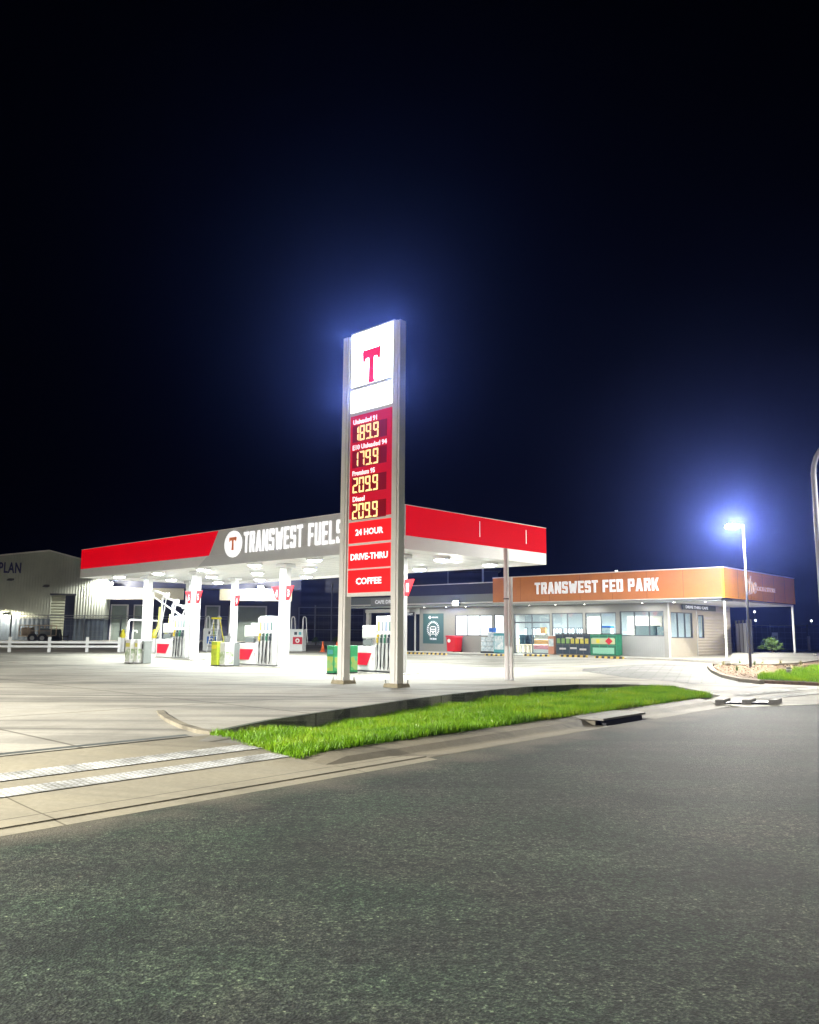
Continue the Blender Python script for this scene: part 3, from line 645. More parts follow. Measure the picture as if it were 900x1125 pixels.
# round emblem and name
lx = clx(256); lz = (ZB+ZT)/2+.10
o = MB().disc_xz(lx, lz, .66, -.05, -.008, rz=.60).build('emblem_disc', mat('emblem_disc_white', (.8, .8, .8), .4, emit=(1, 1, 1), estr=.9), cn)
MB().xz([(lx+a*.55, lz-.28+.62*b_) for a, b_ in tp], -.06, -.052).build('emblem', mat('emblem_rust', (.6, .2, .1), .5, emit=(.8, .2, .05), estr=.25), o)
xA, xB_ = clx(268), clx(376)
block_text('lettering', 'TRANSWEST FUELS', LETTER, cn, xA, xB_, lz-.45, .92, y=-.009, depth=.05, tw=.27, th=.15, gap=.36, space=.5)
# columns
front_x = [clx(q) for q in (0,)][:0]
COLY = 2.7
def col_x(px, y):      # where the sight line crosses local y
    c, s = math.cos(R_(RZ)), math.sin(R_(RZ)); p0 = (C0.x-s*y, C0.y+c*y); return online(p0, RZ, px, 690)
cols = [(col_x(442, COLY), COLY, .36), (col_x(312, COLY), COLY, .5), (col_x(213.8, COLY), COLY, .5), (col_x(160.5, COLY), COLY, .5), (col_x(256.5, 7.0), 7.0, .42), (col_x(206, 7.0), 7.0, .42)]
def wpt(root, x, y, z=0):
    a = root.rotation_euler.z; return Vector((root.location.x+x*math.cos(a)-y*math.sin(a), root.location.y+x*math.sin(a)+y*math.cos(a), z))
for x, y, w in cols:
    gz = H(*wpt(cn, x, y).xy)
    g = MB(); g.box(x-w/2, x+w/2, y-w*.3, y+w*.3, gz, ZB+.155); g.build('column', WHITE, cn, bevel=.02)
    B(x-w/2-.14, x+w/2+.14, y-w*.3-.14, y+w*.3+.14, ZB-.02, ZB+.145).build('column_capital', WHITE, cn, bevel=.02)
# soffit lights
LED = lamp_mat('canopy_led', (.93, 1.0, .97), 60.0)
for i in range(6):
    for j in range(3):
        x = -2.2-i*4.3; y = 1.25+j*3.3
        f_ = MB().lathe([(.34, ZB+.02), (.36, ZB+.05), (.40, ZB+.15)], x, y, 20).build('canopy_light', WHITE, cn)
        d_ = MB().lathe([(.20, ZB-.04), (.28, ZB-.01), (.30, ZB+.018)], x, y, 20).build('light_lens', LED, f_)
        area_lamp('lamp', cn, (x, y, ZB-.05), .5, 370, (.93, 1.0, .97))
# number flags on columns
def flag(x, y, num, label, side):
    p = wpt(cn, x, y); t = thing('number_flag', label, 'sign', (p.x, p.y, 3.35), RZ, 'red number flags on the canopy columns')
    s = side; pts = [(s*.02, .66), (s*.58, .66), (s*.24, 0.0), (s*.02, 0.0)]
    if s > 0: pts = pts[::-1]
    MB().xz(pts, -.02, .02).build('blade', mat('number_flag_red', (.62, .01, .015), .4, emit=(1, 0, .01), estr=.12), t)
    text('numeral', num, LETTERP, t, s*.2, .33, .14, .34, y=-.021, depth=.006, off=.03)
    return t
for i, (k, num, l) in enumerate(((0, '1', 'red flag numbered 1 on the column behind the price sign'), (1, '3', 'red flag numbered 3 on the right of the second column'), (2, '5', 'red flag numbered 5 on the right of the third column'), (4, '4', 'red flag numbered 4 on the slim rear column'))):
    x, y, w = cols[k]; flag(x+w/2, y-w*.3+.02, num, l, 1)
for k, num, l in ((1, '4', 'red flag on the left side of the second column'), (2, '6', 'red flag on the left side of the third column')):
    x, y, w = cols[k]; flag(x-w/2, y-w*.3+.02, num, l, -1)

# ------------------------------------------------------------------ DISPENSERS
def make_pump(label):
    t = thing('fuel_pump', label, 'fuel pump', (0, 0, 0), RZ, 'fuel pumps under the canopy')
    B(-2.45, .02, -.02, .64, 0, .08).build('base_frame', DARK, t)
    lc = B(-2.4, -1.06, 0, .62, .08, 1.06).build('lower_cabinet', WHITE, t, bevel=.03)
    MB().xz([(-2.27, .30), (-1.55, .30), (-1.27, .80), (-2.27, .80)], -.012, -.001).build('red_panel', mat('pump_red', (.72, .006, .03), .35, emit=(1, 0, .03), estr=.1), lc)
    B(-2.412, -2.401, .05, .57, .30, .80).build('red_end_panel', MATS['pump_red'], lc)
    text('mark', 'T', RED, lc, -1.18, .55, .07, .12, y=-.001, depth=.006)
    hc = B(-1.05, 0, .02, .60, .08, 2.3).build('hose_cabinet', WHITE, t, bevel=.035)
    B(-2.0, -1.06, .1, .5, 1.38, 1.92).build('display_box', WHITE, t, bevel=.03)
    B(-1.95, -1.12, .092, .0995, 1.44, 1.52).build('display_slot', GREYP, t)
    B(-1.5, -1.2, .2, .42, 1.06, 1.38).build('neck', WHITE, t)
    B(-1.85, -1.30, .02, .085, 1.10, 1.34).build('card_reader', mat('card_reader_grey', (.16, .18, .18), .4), t, bevel=.01)
    for k, cc in enumerate(((.6, .55, .1), (.25, .28, .3), (.2, .25, .42), (.12, .2, .18))):
        x = -.86+k*.22
        B(x-.045, x+.045, .008, .0185, 1.70, 2.08).build('grade_label', mat('grade_label_%s' % 'abcd'[k], cc, .4), hc)
        B(x-.055, x+.055, .006, .0185, 1.22, 1.58).build('nozzle_boot', mat('nozzle_boot_grey', (.3, .31, .31), .5), hc)
        nz = MB(); nz.box(x-.032, x+.032, -.07, .004, 1.44, 1.55); nz.box(x-.028, x+.028, -.10, -.03, 1.22, 1.43); nz.tube([(x, -.06, 1.24), (x, -.02, 1.14)], .014, 6)
        nz.build('nozzle', mat('nozzle_%s' % 'abcd'[k], ((.5, .36, .02), (.03, .06, .05), (.03, .14, .08), (.02, .03, .04))[k], .4), t)
        sw = .05*math.sin(k*2.1+1)
        MB().tube([(x, -.07, 1.2), (x+.03, -.10, .95), (x+.06+sw, -.12, .6), (x+.03+sw, -.12, .3), (x, -.08, .16), (x-.03, -.03, .3), (x-.035, -.02, .9), (x-.03, -.01, 1.15)], .018, 6).build('hose', BLACK, t, smooth=True)
    for q, z in ((-.97, 1.66), (-.95, 1.5)):
        B(q-.03, q+.03, .012, .0185, z-.04, z+.04).build('button', GREYB, hc)
    return t
pump0 = make_pump('white pump with red panel nearest the camera, seen beneath the price sign')
names = ['', 'white pump with red panel beside the lime bin, left of the second column', 'leftmost front pump with red panel beside the white printed bins']
def island(x0, x1, y0, y1):
    p = wpt(cn, (x0+x1)/2, (y0+y1)/2)
    o = B(-(x1-x0)/2, (x1-x0)/2, -(y1-y0)/2, (y1-y0)/2, H(p.x, p.y)-.03, H(p.x, p.y)+.03).build('pump_island', FOOTM, bevel=.01); o.location = (p.x, p.y, 0); o.rotation_euler = (0, 0, R_(RZ)); o['kind'] = 'structure'
for i in range(3):
    o = pump0 if i == 0 else copy_tree(pump0)
    x = cols[i][0]-cols[i][2]/2-.02; o.scale = (.95 if i == 0 else 1.26, 1, 1); p = wpt(cn, x, 2.36); o.location = (p.x, p.y, H(p.x, p.y)); 
    if i: o['label'] = names[i]
    island(x-3.4, x+.75, 2.2, 3.15)
for i, l in enumerate(('rear white pump with red panel, half hidden behind the middle pump', 'rear white pump half hidden behind the leftmost front pump')):
    o = copy_tree(pump0); x = (col_x(297, 6.4), col_x(203, 6.4))[i]; p = wpt(cn, x, 6.4); o.location = (p.x, p.y, H(p.x, p.y)); o['label'] = l
# ------------------------------------------------------------------ items by the pumps
def service_bin(px, pyb, label, m=GREYB):
    p = on_ground(px, pyb); t = thing('service_bin', label, 'bin', p, RZ, 'grey service bins at the pump ends')
    bd = B(-.22, .22, -.22, .22, 0, 1.05).build('body', m, t, bevel=.03)
    B(-.14, .14, -.232, -.221, .72, .94).build('slot', BLACK, bd); B(-.15, .2, -.245, -.221, .60, .67).build('shelf', STEEL, bd)
    B(-.24, .24, -.24, .24, 1.05, 1.09).build('lid', m, t, bevel=.01); return t
service_bin(159.5, 725.2, 'grey service bin beside the leftmost pump'); service_bin(256, 731.5, 'grey service bin between the printed bin and the middle pump')
service_bin(389.5, 737.8, 'grey service bin against the pump under the price sign').scale = (.55, .7, .95)
def print_bin(px, pyb, w, h, m, label, cat='bin', lid=WHITE, body=WHITE, grp=None):
    p = on_ground(px, pyb); t = thing('printed_bin', label, cat, p, RZ, grp)
    bd = B(-w/2, w/2, -w/2, w/2, .04, h).build('body', body, t, bevel=.02)
    B(-w/2+.04, w/2-.04, -w/2-.008, -w/2-.001, .12, h*.62).build('poster', m, bd)
    B(w/2+.001, w/2+.008, -w/2+.04, w/2-.04, .12, h*.62).build('side_poster', m, bd)
    B(-w/2+.06, w/2-.06, -w/2-.01, -w/2-.001, h*.70, h*.86).build('band', lid, bd)
    B(-w/2+.0, w/2-.0, -w/2+.0, w/2-.0, 0, .035).build('base', DARK, t); return t
print_bin(145, 725.4, .52, 1.15, POST_A, 'leftmost white printed bin with green pictures', lid=MATS['grade_label_a'], grp='printed bins at the left pump')
print_bin(153, 725.4, .52, 1.15, POST_A, 'white printed bin with green pictures next to the grey service bin', lid=MATS['grade_label_a'], grp='printed bins at the left pump')
print_bin(248.5, 731.9, .5, 1.1, POST_A, 'white printed bin holding a grey bucket, next to the lime bin')
print_bin(239.5, 731.6, .5, 1.15, LIME, 'lime green tall bin left of the middle pump', body=LIME, lid=YELLOW)
print_bin(367, 740.4, .42, 1.1, POST_B, 'green printed box left of the price sign post', 'box', body=GREEN, lid=TEAL, grp='green printed boxes by the price sign')
print_bin(385, 739.4, .42, 1.1, POST_B, 'green printed box right of the left sign post', 'box', body=GREEN, lid=TEAL, grp='green printed boxes by the price sign')
p = on_ground(248.5, 731.9); t = thing('bucket', 'grey squeegee bucket standing on the white printed bin', 'bucket', (p.x, p.y, p.z+1.1), RZ)
MB().lathe([(.13, 0), (.19, .3), (.2, .31), (.17, .31)]).build('tub', STEEL, t, smooth=True); MB().tube([(.05, 0, .1), (.2, .05, .55)], .015, 6).build('handle', DARK, t)
# crash barrier and bollards at the diesel bay
p = on_ground(139.5, 719.5); q = on_ground(174, 717.5)
t = thing('crash_barrier', 'white pipe crash barrier at the left end of the pumps', 'barrier', (p.x, p.y, p.z)); dd = q-p; hb = zat(p.x, p.y, 681)-p.z
MB().tube([(0, 0, 0), (0, 0, hb-.12), (dd.x*.04, dd.y*.04, hb), (dd.x*.96, dd.y*.96, hb), (dd.x, dd.y, hb-.12), (dd.x, dd.y, q.z-p.z)], .055, 8).build('rail', WHITE, t, smooth=True)
p = on_ground(144.5, 720); t = thing('breather_pipe', 'short white pipe with hooked top inside the crash barrier', 'pipe', p); h_ = zat(p.x, p.y, 693)-p.z
MB().tube([(0, 0, 0), (0, 0, h_-.1), (.06, 0, h_), (.2, 0, h_), (.25, 0, h_-.12)], .05, 8).build('pipe', WHITE, t, smooth=True)
for px, pyb, pt_, l in ((134.3, 709, 691.5, 'yellow capped bollard at the end of the guard rail'), (162, 717, 691.5, 'yellow capped bollard behind the leftmost pump'), (168.5, 717, 691.5, 'yellow capped bollard nearest the hose masts')):
    p = on_ground(px, pyb); h_ = zat(p.x, p.y, pt_)-p.z; t = thing('bollard', l, 'bollard', p, 0, 'yellow capped bollards')
    MB().lathe([(.15, 0), (.15, h_*.62)], n=12).build('post', WHITE, t, smooth=False); MB().lathe([(.17, h_*.62), (.18, h_*.75), (.1, h_*.9), (.12, h_*.93), (.06, h_)], n=12).build('cap', YELLOW, t)
for i, (px, pt_, x2, y2, l) in enumerate(((166, 649, 181, 654, 'tallest left hose mast'), (176.5, 655.5, 192, 661, 'middle hose mast'), (188.5, 663, 202, 667, 'right hose mast'))):
    D = 50.5-i*2.2; g_ = PD(px, D); z = H(g_.x, g_.y); zt = zat(g_.x, g_.y, pt_); g2 = PD(x2, D-1.0); z2 = zat(g2.x, g2.y, y2)
    t = thing('hose_mast', l+' with white boom and yellow sleeved hose', 'hose mast', (g_.x, g_.y, z), 0, 'hose masts at the diesel bay')
    MB().tube([(0, 0, 0), (0, 0, zt-z-.1), (.06, -.03, zt-z), (g2.x-g_.x, g2.y-g_.y, z2-z)], .06, 8).build('boom', WHITE, t, smooth=True)
    B(g2.x-g_.x-.16, g2.x-g_.x+.16, g2.y-g_.y-.09, g2.y-g_.y+.09, z2-z-.1, z2-z+.12).build('reel_head', WHITE, t, bevel=.03)
    xh = -.06; MB().tube([(xh, -.1, zt-z-.6), (xh-.03, -.12, 1.7), (xh-.25, -.2, 1.1)], .085, 8).build('hose_sleeve', YSLEEVE, t, smooth=True)
    MB().tube([(g2.x-g_.x, g2.y-g_.y, z2-z-.1), (g2.x-g_.x-.15, g2.y-g_.y, 2.2), (g2.x-g_.x-.4, g2.y-g_.y-.1, 1.0)], .03, 6).build('hose', GREYP, t, smooth=True)
    MB().tube([(0, 0, zt-z-.35), ((g2.x-g_.x)*1.25, (g2.y-g_.y)*1.2, z2-z-.75)], .05, 6).build('strut', WHITE, t)
# blue and red small dispensers, ladder
def small_disp(px, D, m, label):
    g_ = PD(px, D); z = H(g_.x, g_.y); t = thing('gas_dispenser', label, 'dispenser', (g_.x, g_.y, z), -20, 'small dispensers at the back')
    bd = B(-.55, .55, -.3, .3, 0, 1.55).build('body', mat('dispenser_grey', (.6, .61, .6), .45), t, bevel=.05)
    fp = B(-.2, .53, -.312, -.301, .50, 1.0).build('colour_panel', m, bd); MB().disc_xz(.17, .75, .16, -.325, -.313, n=20).build('roundel', WHITE, fp)
    MB().disc_xz(.17, .75, .07, -.332, -.326, n=16).build('roundel_centre', m, fp)
    B(-.1, .12, -.312, -.301, 1.15, 1.35).build('screen', DARK, bd); B(.25, .45, -.312, -.301, 1.15, 1.35).build('keypad', TEAL, bd)
    for x in (-.5, .4):
        MB().tube([(x, 0, 1.5), (x, 0, 2.25), (x+.05, 0, 2.4), (x+.16, 0, 2.42), (x+.25, 0, 2.3), (x+.3, 0, 1.6), (x+.42, -.05, .6)], .045, 8, .02).build('hose_arm', WHITE, t, smooth=True)
    return t
small_disp(233, 59, BLUE, 'small grey dispenser with blue panel behind the lime bin')
small_disp(327, 59, mat('maroon_panel', (.42, .01, .02), .4), 'small grey dispenser with dark red panel right of the second column')
g_ = PD(237, 57.5); z = H(g_.x, g_.y); t = thing('step_ladder', 'white step ladder with yellow top beside the blue dispenser', 'ladder', (g_.x, g_.y, z), -20)
for s in (-1, 1):
    MB().tube([(s*.35, -.5, 0), (s*.2, 0, 2.2)], .035, 6).build('front_rail', WHITE, t); MB().tube([(s*.45, .6, 0), (s*.25, .05, 2.2)], .03, 6).build('rear_leg', YELLOW, t)
B(-.32, .32, -.12, .2, 2.2, 2.32).build('top_cap', YELLOW, t, bevel=.02)
for k in range(1, 6): B(-.33+.02*k, .33-.02*k, -.5+.085*k*1.0-.06, -.5+.085*k+.06, .36*k, .36*k+.03).build('step', DARK, t)
for px, pyb, l in ((354.6, 716, 'orange traffic cone standing left of the sign post'), (370, 717, 'orange traffic cone half hidden behind the sign post')):
    p = on_ground(px, pyb); t = thing('traffic_cone', l, 'cone', p, 0, 'traffic cones on the forecourt')
    B(-.2, .2, -.2, .2, 0, .04).build('base', CONEM, t); bd = MB().lathe([(.15, .04), (.03, .74)], n=14).build('cone_body', CONEM, t, smooth=True)
    MB().lathe([(.104, .3), (.078, .45)], n=14).build('reflective_band', WHITE, bd)

# ------------------------------------------------------------------ twin steel posts by the verge
p = on_ground(557, 747.2); t = thing('steel_posts', 'pair of unfinished pale steel sign posts standing at the forecourt edge', 'post', p, RZ)
h1 = zat(p.x, p.y, 602.5)-p.z; h2 = zat(p.x, p.y, 634.5)-p.z
g = MB(); g.box(-.10, .06, 0, .10, 0, h1); g.box(-.08, .04, -.012, 0-.001, 0, h1); g.build('tall_post', STEELW, t, bevel=.006)
g = MB(); g.box(.12, .21, .02, .12, 0, h2); g.build('short_post', STEELW, t, bevel=.006)
B(-.105, .065, -.016, .104, h2-.78, h2-.74).build('clamp', DARK, t); B(-.14, .25, -.06, .16, 0, .012).build('base_plate', STEEL, t)
B(.062, .118, .03, .09, h2-.3, h2-.26).build('bracket', STEELW, t); B(.062, .118, .03, .09, .5, .54).build('bracket', STEELW, t)

# ------------------------------------------------------------------ SHOP
SA = -42.0; ZF = .65
SP = P(794, 657, 3.76); sh = thing('service_station_shop', 'single storey shop with orange fascia, glass front and beige boarded corner', 'shop', (SP.x, SP.y, 0), SA)
WY = 1.5; c_, s_ = math.cos(R_(SA)), math.sin(R_(SA))
def sx(px, y=WY, py=700): return online((SP.x-s_*y, SP.y+c_*y), SA, px, py)
def sy(px, x, py=700): return online((SP.x+c_*x, SP.y+s_*x), SA+90, px, py)
XC = sx(735)          # wall corner
LX = sx(398); OX = sx(542, 0)
ZL, ZO, ZN, ZG = 3.76, 5.32, 5.08, 4.38
# slab / footpath
o = B(LX-2, .9, -.95, 13, .2, ZF).build('shop_footpath', FOOTM, None, bevel=.02); o.location = sh.location; o.rotation_euler = sh.rotation_euler; o['kind'] = 'structure'
DEP = 11.0
sl = sy(871, 0, 650)
of_ = B(OX, -.004, 0, .12, ZL+.02, ZO).build('front_fascia', ORANGE, sh)
sf = B(0, .12, 0, sl, ZL+.02, ZO-.002).build('side_fascia', ORANGE_LIT, sh)
for k in range(1, 6): B(.121, .124, sl*k/6, sl*k/6+.02, ZL+.04, ZO-.02).build('fascia_joint', DARK, sf)
for k in range(1, 7): B(OX*k/7, OX*k/7+.015, -.004, -.001, ZL+.04, ZO-.02).build('fascia_joint', mat('orange_joint', (.2, .05, .01), .5), of_)
B(OX, OX+.12, .12, 6, ZL+.02, ZO-.004).build('return_fascia', ORANGE, sh)
g = MB(); g.box(OX, .14, -.03, .13, ZO, ZO+.05); g.box(-.01, .15, .13, sl, ZO, ZO+.05); g.build('fascia_capping', STEELW, sh)
B(OX+.1, -.02, .1, DEP+.5, ZO-.9, ZO-.8).build('upper_roof', STEEL, sh)
B(LX-.5, OX-.004, .30, .42, ZG, ZN).build('navy_parapet', NAVY, sh); B(LX-.5, OX-.004, .12, .26, ZL+.1, ZG).build('grey_fascia', mat('grey_green_fascia', (.22, .25, .24), .5), sh)
B(LX-.5, OX-.004, .43, DEP, ZG-.25, ZG-.15).build('lower_roof', STEEL, sh)
B(LX-.5, OX, .26, .46, ZN, ZN+.05).build('parapet_capping', STEELW, sh)
B(LX-.5, OX-.0, -.06, .10, ZL+.02, ZL+.12).build('gutter', OFFW, sh); B(OX+.01, -.02, -.05, -.005, ZL-.01, ZL+.05).build('fascia_trim', OFFW, sh)
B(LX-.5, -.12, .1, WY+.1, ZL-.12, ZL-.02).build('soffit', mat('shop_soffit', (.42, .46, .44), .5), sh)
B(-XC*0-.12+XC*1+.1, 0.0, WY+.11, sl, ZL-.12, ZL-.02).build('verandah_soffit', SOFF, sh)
block_text('lettering', 'TRANSWEST FED PARK', LETTERP, sh, sx(588, 0, 640), sx(724, 0, 640), 4.24, .70, y=-.005, depth=.05, tw=.34, th=.2, gap=.22, space=.42)
text('script_lettering', 'the', mat('cream_lettering', (.7, .5, .3), .5, emit=(1, .75, .5), estr=.22), sh, sy(826, .12, 650), 4.62, 1.5, .95, y=.124, depth=.03, side='side', off=.01, shear=.35)
text('side_lettering', 'NORTH STORE', MATS['cream_lettering'], sh, (sy(832, .12)+sy(855, .12))/2, 4.45, sy(855, .12)-sy(832, .12), .26, y=.124, depth=.02, side='side', off=.02)
MB().add([(.124, sy(823, .12)-.0, 4.02), (.124, sy(829, .12), 4.12), (.124, sy(829, .12), 4.19), (.124, sy(823, .12), 4.08), (.14, sy(823, .12), 4.02), (.14, sy(829, .12), 4.12), (.14, sy(829, .12), 4.19), (.14, sy(823, .12), 4.08)],
    [(0, 1, 2, 3), (4, 5, 6, 7), (0, 1, 5, 4), (1, 2, 6, 5), (2, 3, 7, 6), (3, 0, 4, 7)]).build('underline', MATS['cream_lettering'], sh)
ZW = ZL-.125
def zf(px, py, y=WY):
    x = sx(px, y); w = Vector((SP.x+c_*x-s_*y, SP.y+s_*x+c_*y)); return zat(w.x, w.y, py)
# front wall openings: (px0, px1, z bottom, z top, mullions, kind)
ZWT = 3.02
ops = [(500, 541, 1.72, 3.1, 3, 'frost'), (543, 554, 1.72, 3.1, 1, 'clear'), (565, 604.5, ZF+.02, 3.12, 2, 'door'), (606.5, 641, 1.72, 3.15, 2, 'clear'), (643.5, 677.5, 1.72, 3.15, 2, 'clear'), (681.5, 730, 1.80, 3.2, 3, 'clear')]
edges = [(sx(a), sx(b_), z0, z1, n, k) for a, b_, z0, z1, n, k in ops]
gw = MB(); cur = sx(461); WT = .18
def piece(mb, x0, x1, z0, z1):
    if x1-x0 > .005 and z1-z0 > .005: mb.box(x0, x1, WY, WY+WT, z0, z1)
last = cur
for x0, x1, z0, z1, n, k in edges:
    piece(gw, last, x0, ZF, ZW); piece(gw, x0, x1, z1, ZW)
    if z0 > ZF+.05 and x1 < sx(560): piece(gw, x0, x1, ZF, z0)
    last = x1
piece(gw, last, XC, ZF, ZW)
gw.build('front_wall', mat('pale_grey_render', (.27, .27, .245), .55, noise=.04), sh)
g = MB()
for x0, x1, z0, z1, n, k in edges[3:]: g.box(x0, x1, WY+.01, WY+WT, ZF, z0)
g.build('panel_below_windows', SLATE, sh)
def window(x0, x1, z0, z1, n, k, front=True, y=None):
    g = MB(); t_ = .055
    def bx(a, b_, z_0, z_1):
        if front: g.box(a, b_, WY+.03, WY+.11, z_0, z_1)
        else: g.box(XC-.11, XC-.03, a, b_, z_0, z_1)
    bx(x0, x1, z0, z0+t_); bx(x0, x1, z1-t_, z1); bx(x0, x0+t_, z0+t_, z1-t_); bx(x1-t_, x1, z0+t_, z1-t_)
    for i in range(1, n):
        c = x0+(x1-x0)*i/n; bx(c-t_/2, c+t_/2, z0+t_, z1-t_)
    if k == 'door': bx(x0+t_, x1-t_, 2.55, 2.63)
    f_ = g.build('shop_door' if k == 'door' else 'window', FRAMEM, sh)
    p_ = MB()
    if front: p_.box(x0+t_, x1-t_, WY+.065, WY+.075, z0+t_, z1-t_)
    else: p_.box(XC-.075, XC-.065, x0+t_, x1-t_, z0+t_, z1-t_)
    p_.build('pane', FROST if k == 'frost' else GLASS, f_)
for e in edges: window(*e)
# side wall
ops2 = [(738, 762, 1.70, 3.15, 3, 'clear'), (768, 774.5, 1.70, 3.05, 1, 'clear')]
g1 = MB(); g2 = MB(); last = WY+WT+.0; ysplit = sy(766, XC)
for a, b_, z0, z1, n, k in ops2:
    y0, y1 = sy(a, XC), sy(b_, XC); G = g1 if y1 < ysplit else g2
    G_ = [(last, y0, ZF, ZW), (y0, y1, ZF, z0), (y0, y1, z1, ZW)]
    for (a0, a1, q0, q1) in G_:
        if a0 < ysplit < a1: g1.box(XC-WT, XC, a0, ysplit, q0, q1); g2.box(XC-WT, XC, ysplit, a1, q0, q1)
        else: G.box(XC-WT, XC, a0, a1, q0, q1)
    last = y1; window(y0, y1, z0, z1, n, k, front=False)
YE = sy(803.5, XC); g2.box(XC-WT, XC, last, YE, ZF, ZW)
g1.build('rendered_side_wall', BEIGE, sh); g2.build('boarded_side_wall', WEATHER, sh)
B(XC, XC+.035, ysplit-.03, ysplit+.03, ZF, ZW).build('corner_strip', OFFW, sh)
B(XC+.0, XC+.04, WY-.02, WY+.12, ZF, ZW).build('corner_strip', OFFW, sh)
# interior
IN = mat('interior_white', (.72, .73, .72), .6); INC = mat('interior_grey_wall', (.36, .40, .42), .6)
ib = YE-.2; XI = sx(497)
B(XI, XC-WT-.01, ib-.1, ib, ZF, ZW).build('interior_back_wall', INC, sh); B(XI-.1, XI, WY+WT, ib, ZF, ZW).build('interior_partition', IN, sh)
B(XI, XC-WT-.01, WY+WT+.01, ib-.1, ZW-.10, ZW-.04).build('ceiling', IN, sh)
B(XI, XC-WT-.01, WY+WT+.01, ib-.1, ZF+.002, ZF+.02).build('shop_floor', mat('vinyl_floor', (.4, .38, .34), .3), sh)
PANEL = lamp_mat('interior_ceiling_panel', (.95, 1, 1), 9.0)
nx = int((XC-XI)/2.6)
for i in range(nx):
    for j in range(2):
        x = XI+1.3+i*2.6; y = WY+1.6+j*2.9
        B(x-.6, x+.6, y-.3, y+.3, ZW-.125, ZW-.105).build('ceiling_panel', PANEL, sh)
        area_lamp('lamp', sh, (x, y, ZW-.14), .9, 420, (.95, 1, 1))
# glazed back windows seen through the shop, panes given their own glow
for a, b_ in ((568, 580), (584, 600), (607, 618), (620, 632), (634, 641)):
    y = ib-.15; x0, x1 = sx(a, y), sx(b_, y); f_ = B(x0, x1, y-.03, y+.03, 1.35, 2.35).build('back_window', FRAMEM, sh)
    for k in range(3):
        w3 = (x1-x0)/3; B(x0+w3*k+.04, x0+w3*(k+1)-.04, y-.045, y-.032, 1.42, 2.28).build('back_window_pane', mat('back_window_glow', (.7, .75, .8), .3, emit=(.85, .95, 1), estr=1.1), f_)
for a, b_ in ((645, 660), (690, 728)):
    y = WY+3.2; B(sx(a, y), sx(b_, y), y, y+.1, ZF, 3.0).build('timber_partition', WEATHER, sh)
# shop counter, display cabinets, chairs, stock – each a thing on the shop floor
def in_shop(name, label, cat, px, y, grp=None, z=ZF+.02):
    x = sx(px, y); p = wpt(sh, x, y, z); return thing(name, label, cat, p, SA, grp)
t = in_shop('counter', 'long pale timber counter inside the glass doors', 'counter', 592, 5.0)
B(-1.8, 1.6, -.3, .3, 0, .95).build('body', TIMBER, t); B(-1.85, 1.65, -.36, .36, .951, 1.0).build('top', WHITE, t, bevel=.01)
t = in_shop('drink_dispenser', 'blue topped drink dispenser behind the window right of the doors', 'dispenser', 668, 2.9)
B(-.35, .35, -.25, .25, 0, 1.1).build('stand', WHITE, t); B(-.3, .3, -.2, .2, 1.1, 1.6).build('tank', POST_C, t, bevel=.04); B(-.32, .32, -.22, .22, 1.6, 1.72).build('lid', BLUE, t, bevel=.02)
t = in_shop('food_display', 'grey food display cabinet on the servery in the right window', 'display cabinet', 710, 2.7)
B(-1.9, 1.7, -.35, .35, 0, 1.08).build('servery', IN, t); B(-.55, .75, -.3, .3, 1.085, 1.72).build('cabinet', mat('slate_cabinet', (.12, .19, .2), .4), t, bevel=.02); B(.80, 1.15, -.25, .25, 1.085, 1.65).build('side_glass', POST_C, t)
for k, (px, l) in enumerate(((572, 'dark chair nearest the left of the glass doors'), (577.5, 'dark chair second from the left inside the doors'), (582, 'dark chair beside the counter inside the doors'))):
    t = in_shop('chair', l, 'chair', px, 2.4+k*.35, 'dark chairs inside the doors')
    for a in (-.2, .2):
        for b_ in (-.2, .2): MB().tube([(a, b_, 0), (a*.9, b_*.9, .45)], .018, 6).build('leg', DARK, t)
    B(-.22, .22, -.22, .22, .45, .49).build('seat', DARK, t, bevel=.01); B(-.21, .21, .17, .21, .55, 1.15).build('backrest', NAVYBOX, t, bevel=.01)
t = in_shop('snack_stand', 'pink and orange snack stand inside the glass doors', 'display stand', 597, 2.6)
B(-.6, .6, -.25, .25, 0, .25).build('base', WHITE, t)
for k, cc in enumerate(((.6, .2, .25), (.65, .3, .08), (.5, .45, .4))): B(-.55+k*.02, .55-k*.02, -.24, .22, .26+k*.32, .52+k*.32).build('shelf_stock', mat('stock_%s' % 'abc'[k], cc, .5, noise=.4, nscale=10), t)
B(-.15, .2, -.1, .1, 1.25, 1.62).build('header_card', MATS['stock_b'], t)
# forecourt-side items
def out_shop(name, label, cat, px, y=1.0, grp=None): return in_shop(name, label, cat, px, y, grp, ZF)
t = out_shop('wheelie_bin', 'red wheelie bin against the grey shop wall', 'bin', 499.5, .9)
bd = MB().taper(-.34, .34, -.36, .30, .06, .98, 1.16).build('body', RED, t, bevel=.02); MB().xz([(-.42, .985), (.42, .985), (.40, 1.05), (-.40, 1.09)], -.46, .42).build('lid', RED, t, bevel=.015)
MB().disc_xz(-.14, .75, .12, -.43, -.405).build('sticker', WHITE, bd)
for x in (-.3, .3): MB().tube([(x-.03, .3, .1), (x+.03, .3, .1)], .1, 12).build('wheel', BLACK, t)
for px, n_, l in ((536.5, 3, 'stack of wrapped water packs three high on a dark pallet'), (543.8, 4, 'stack of wrapped water packs four high on a dark pallet')):
    t = out_shop('water_pack_stack', l, 'water packs', px, .8, 'water packs outside the window'); B(-.36, .36, -.35, .35, 0, .12).build('pallet', DARK, t)
    for k in range(n_):
        for j in (-1, 1): B(j*.17-.165, j*.17+.165, -.33, .33, .125+k*.30, .125+k*.30+.285).build('bottle_pack', BOTTLES, t, bevel=.03)
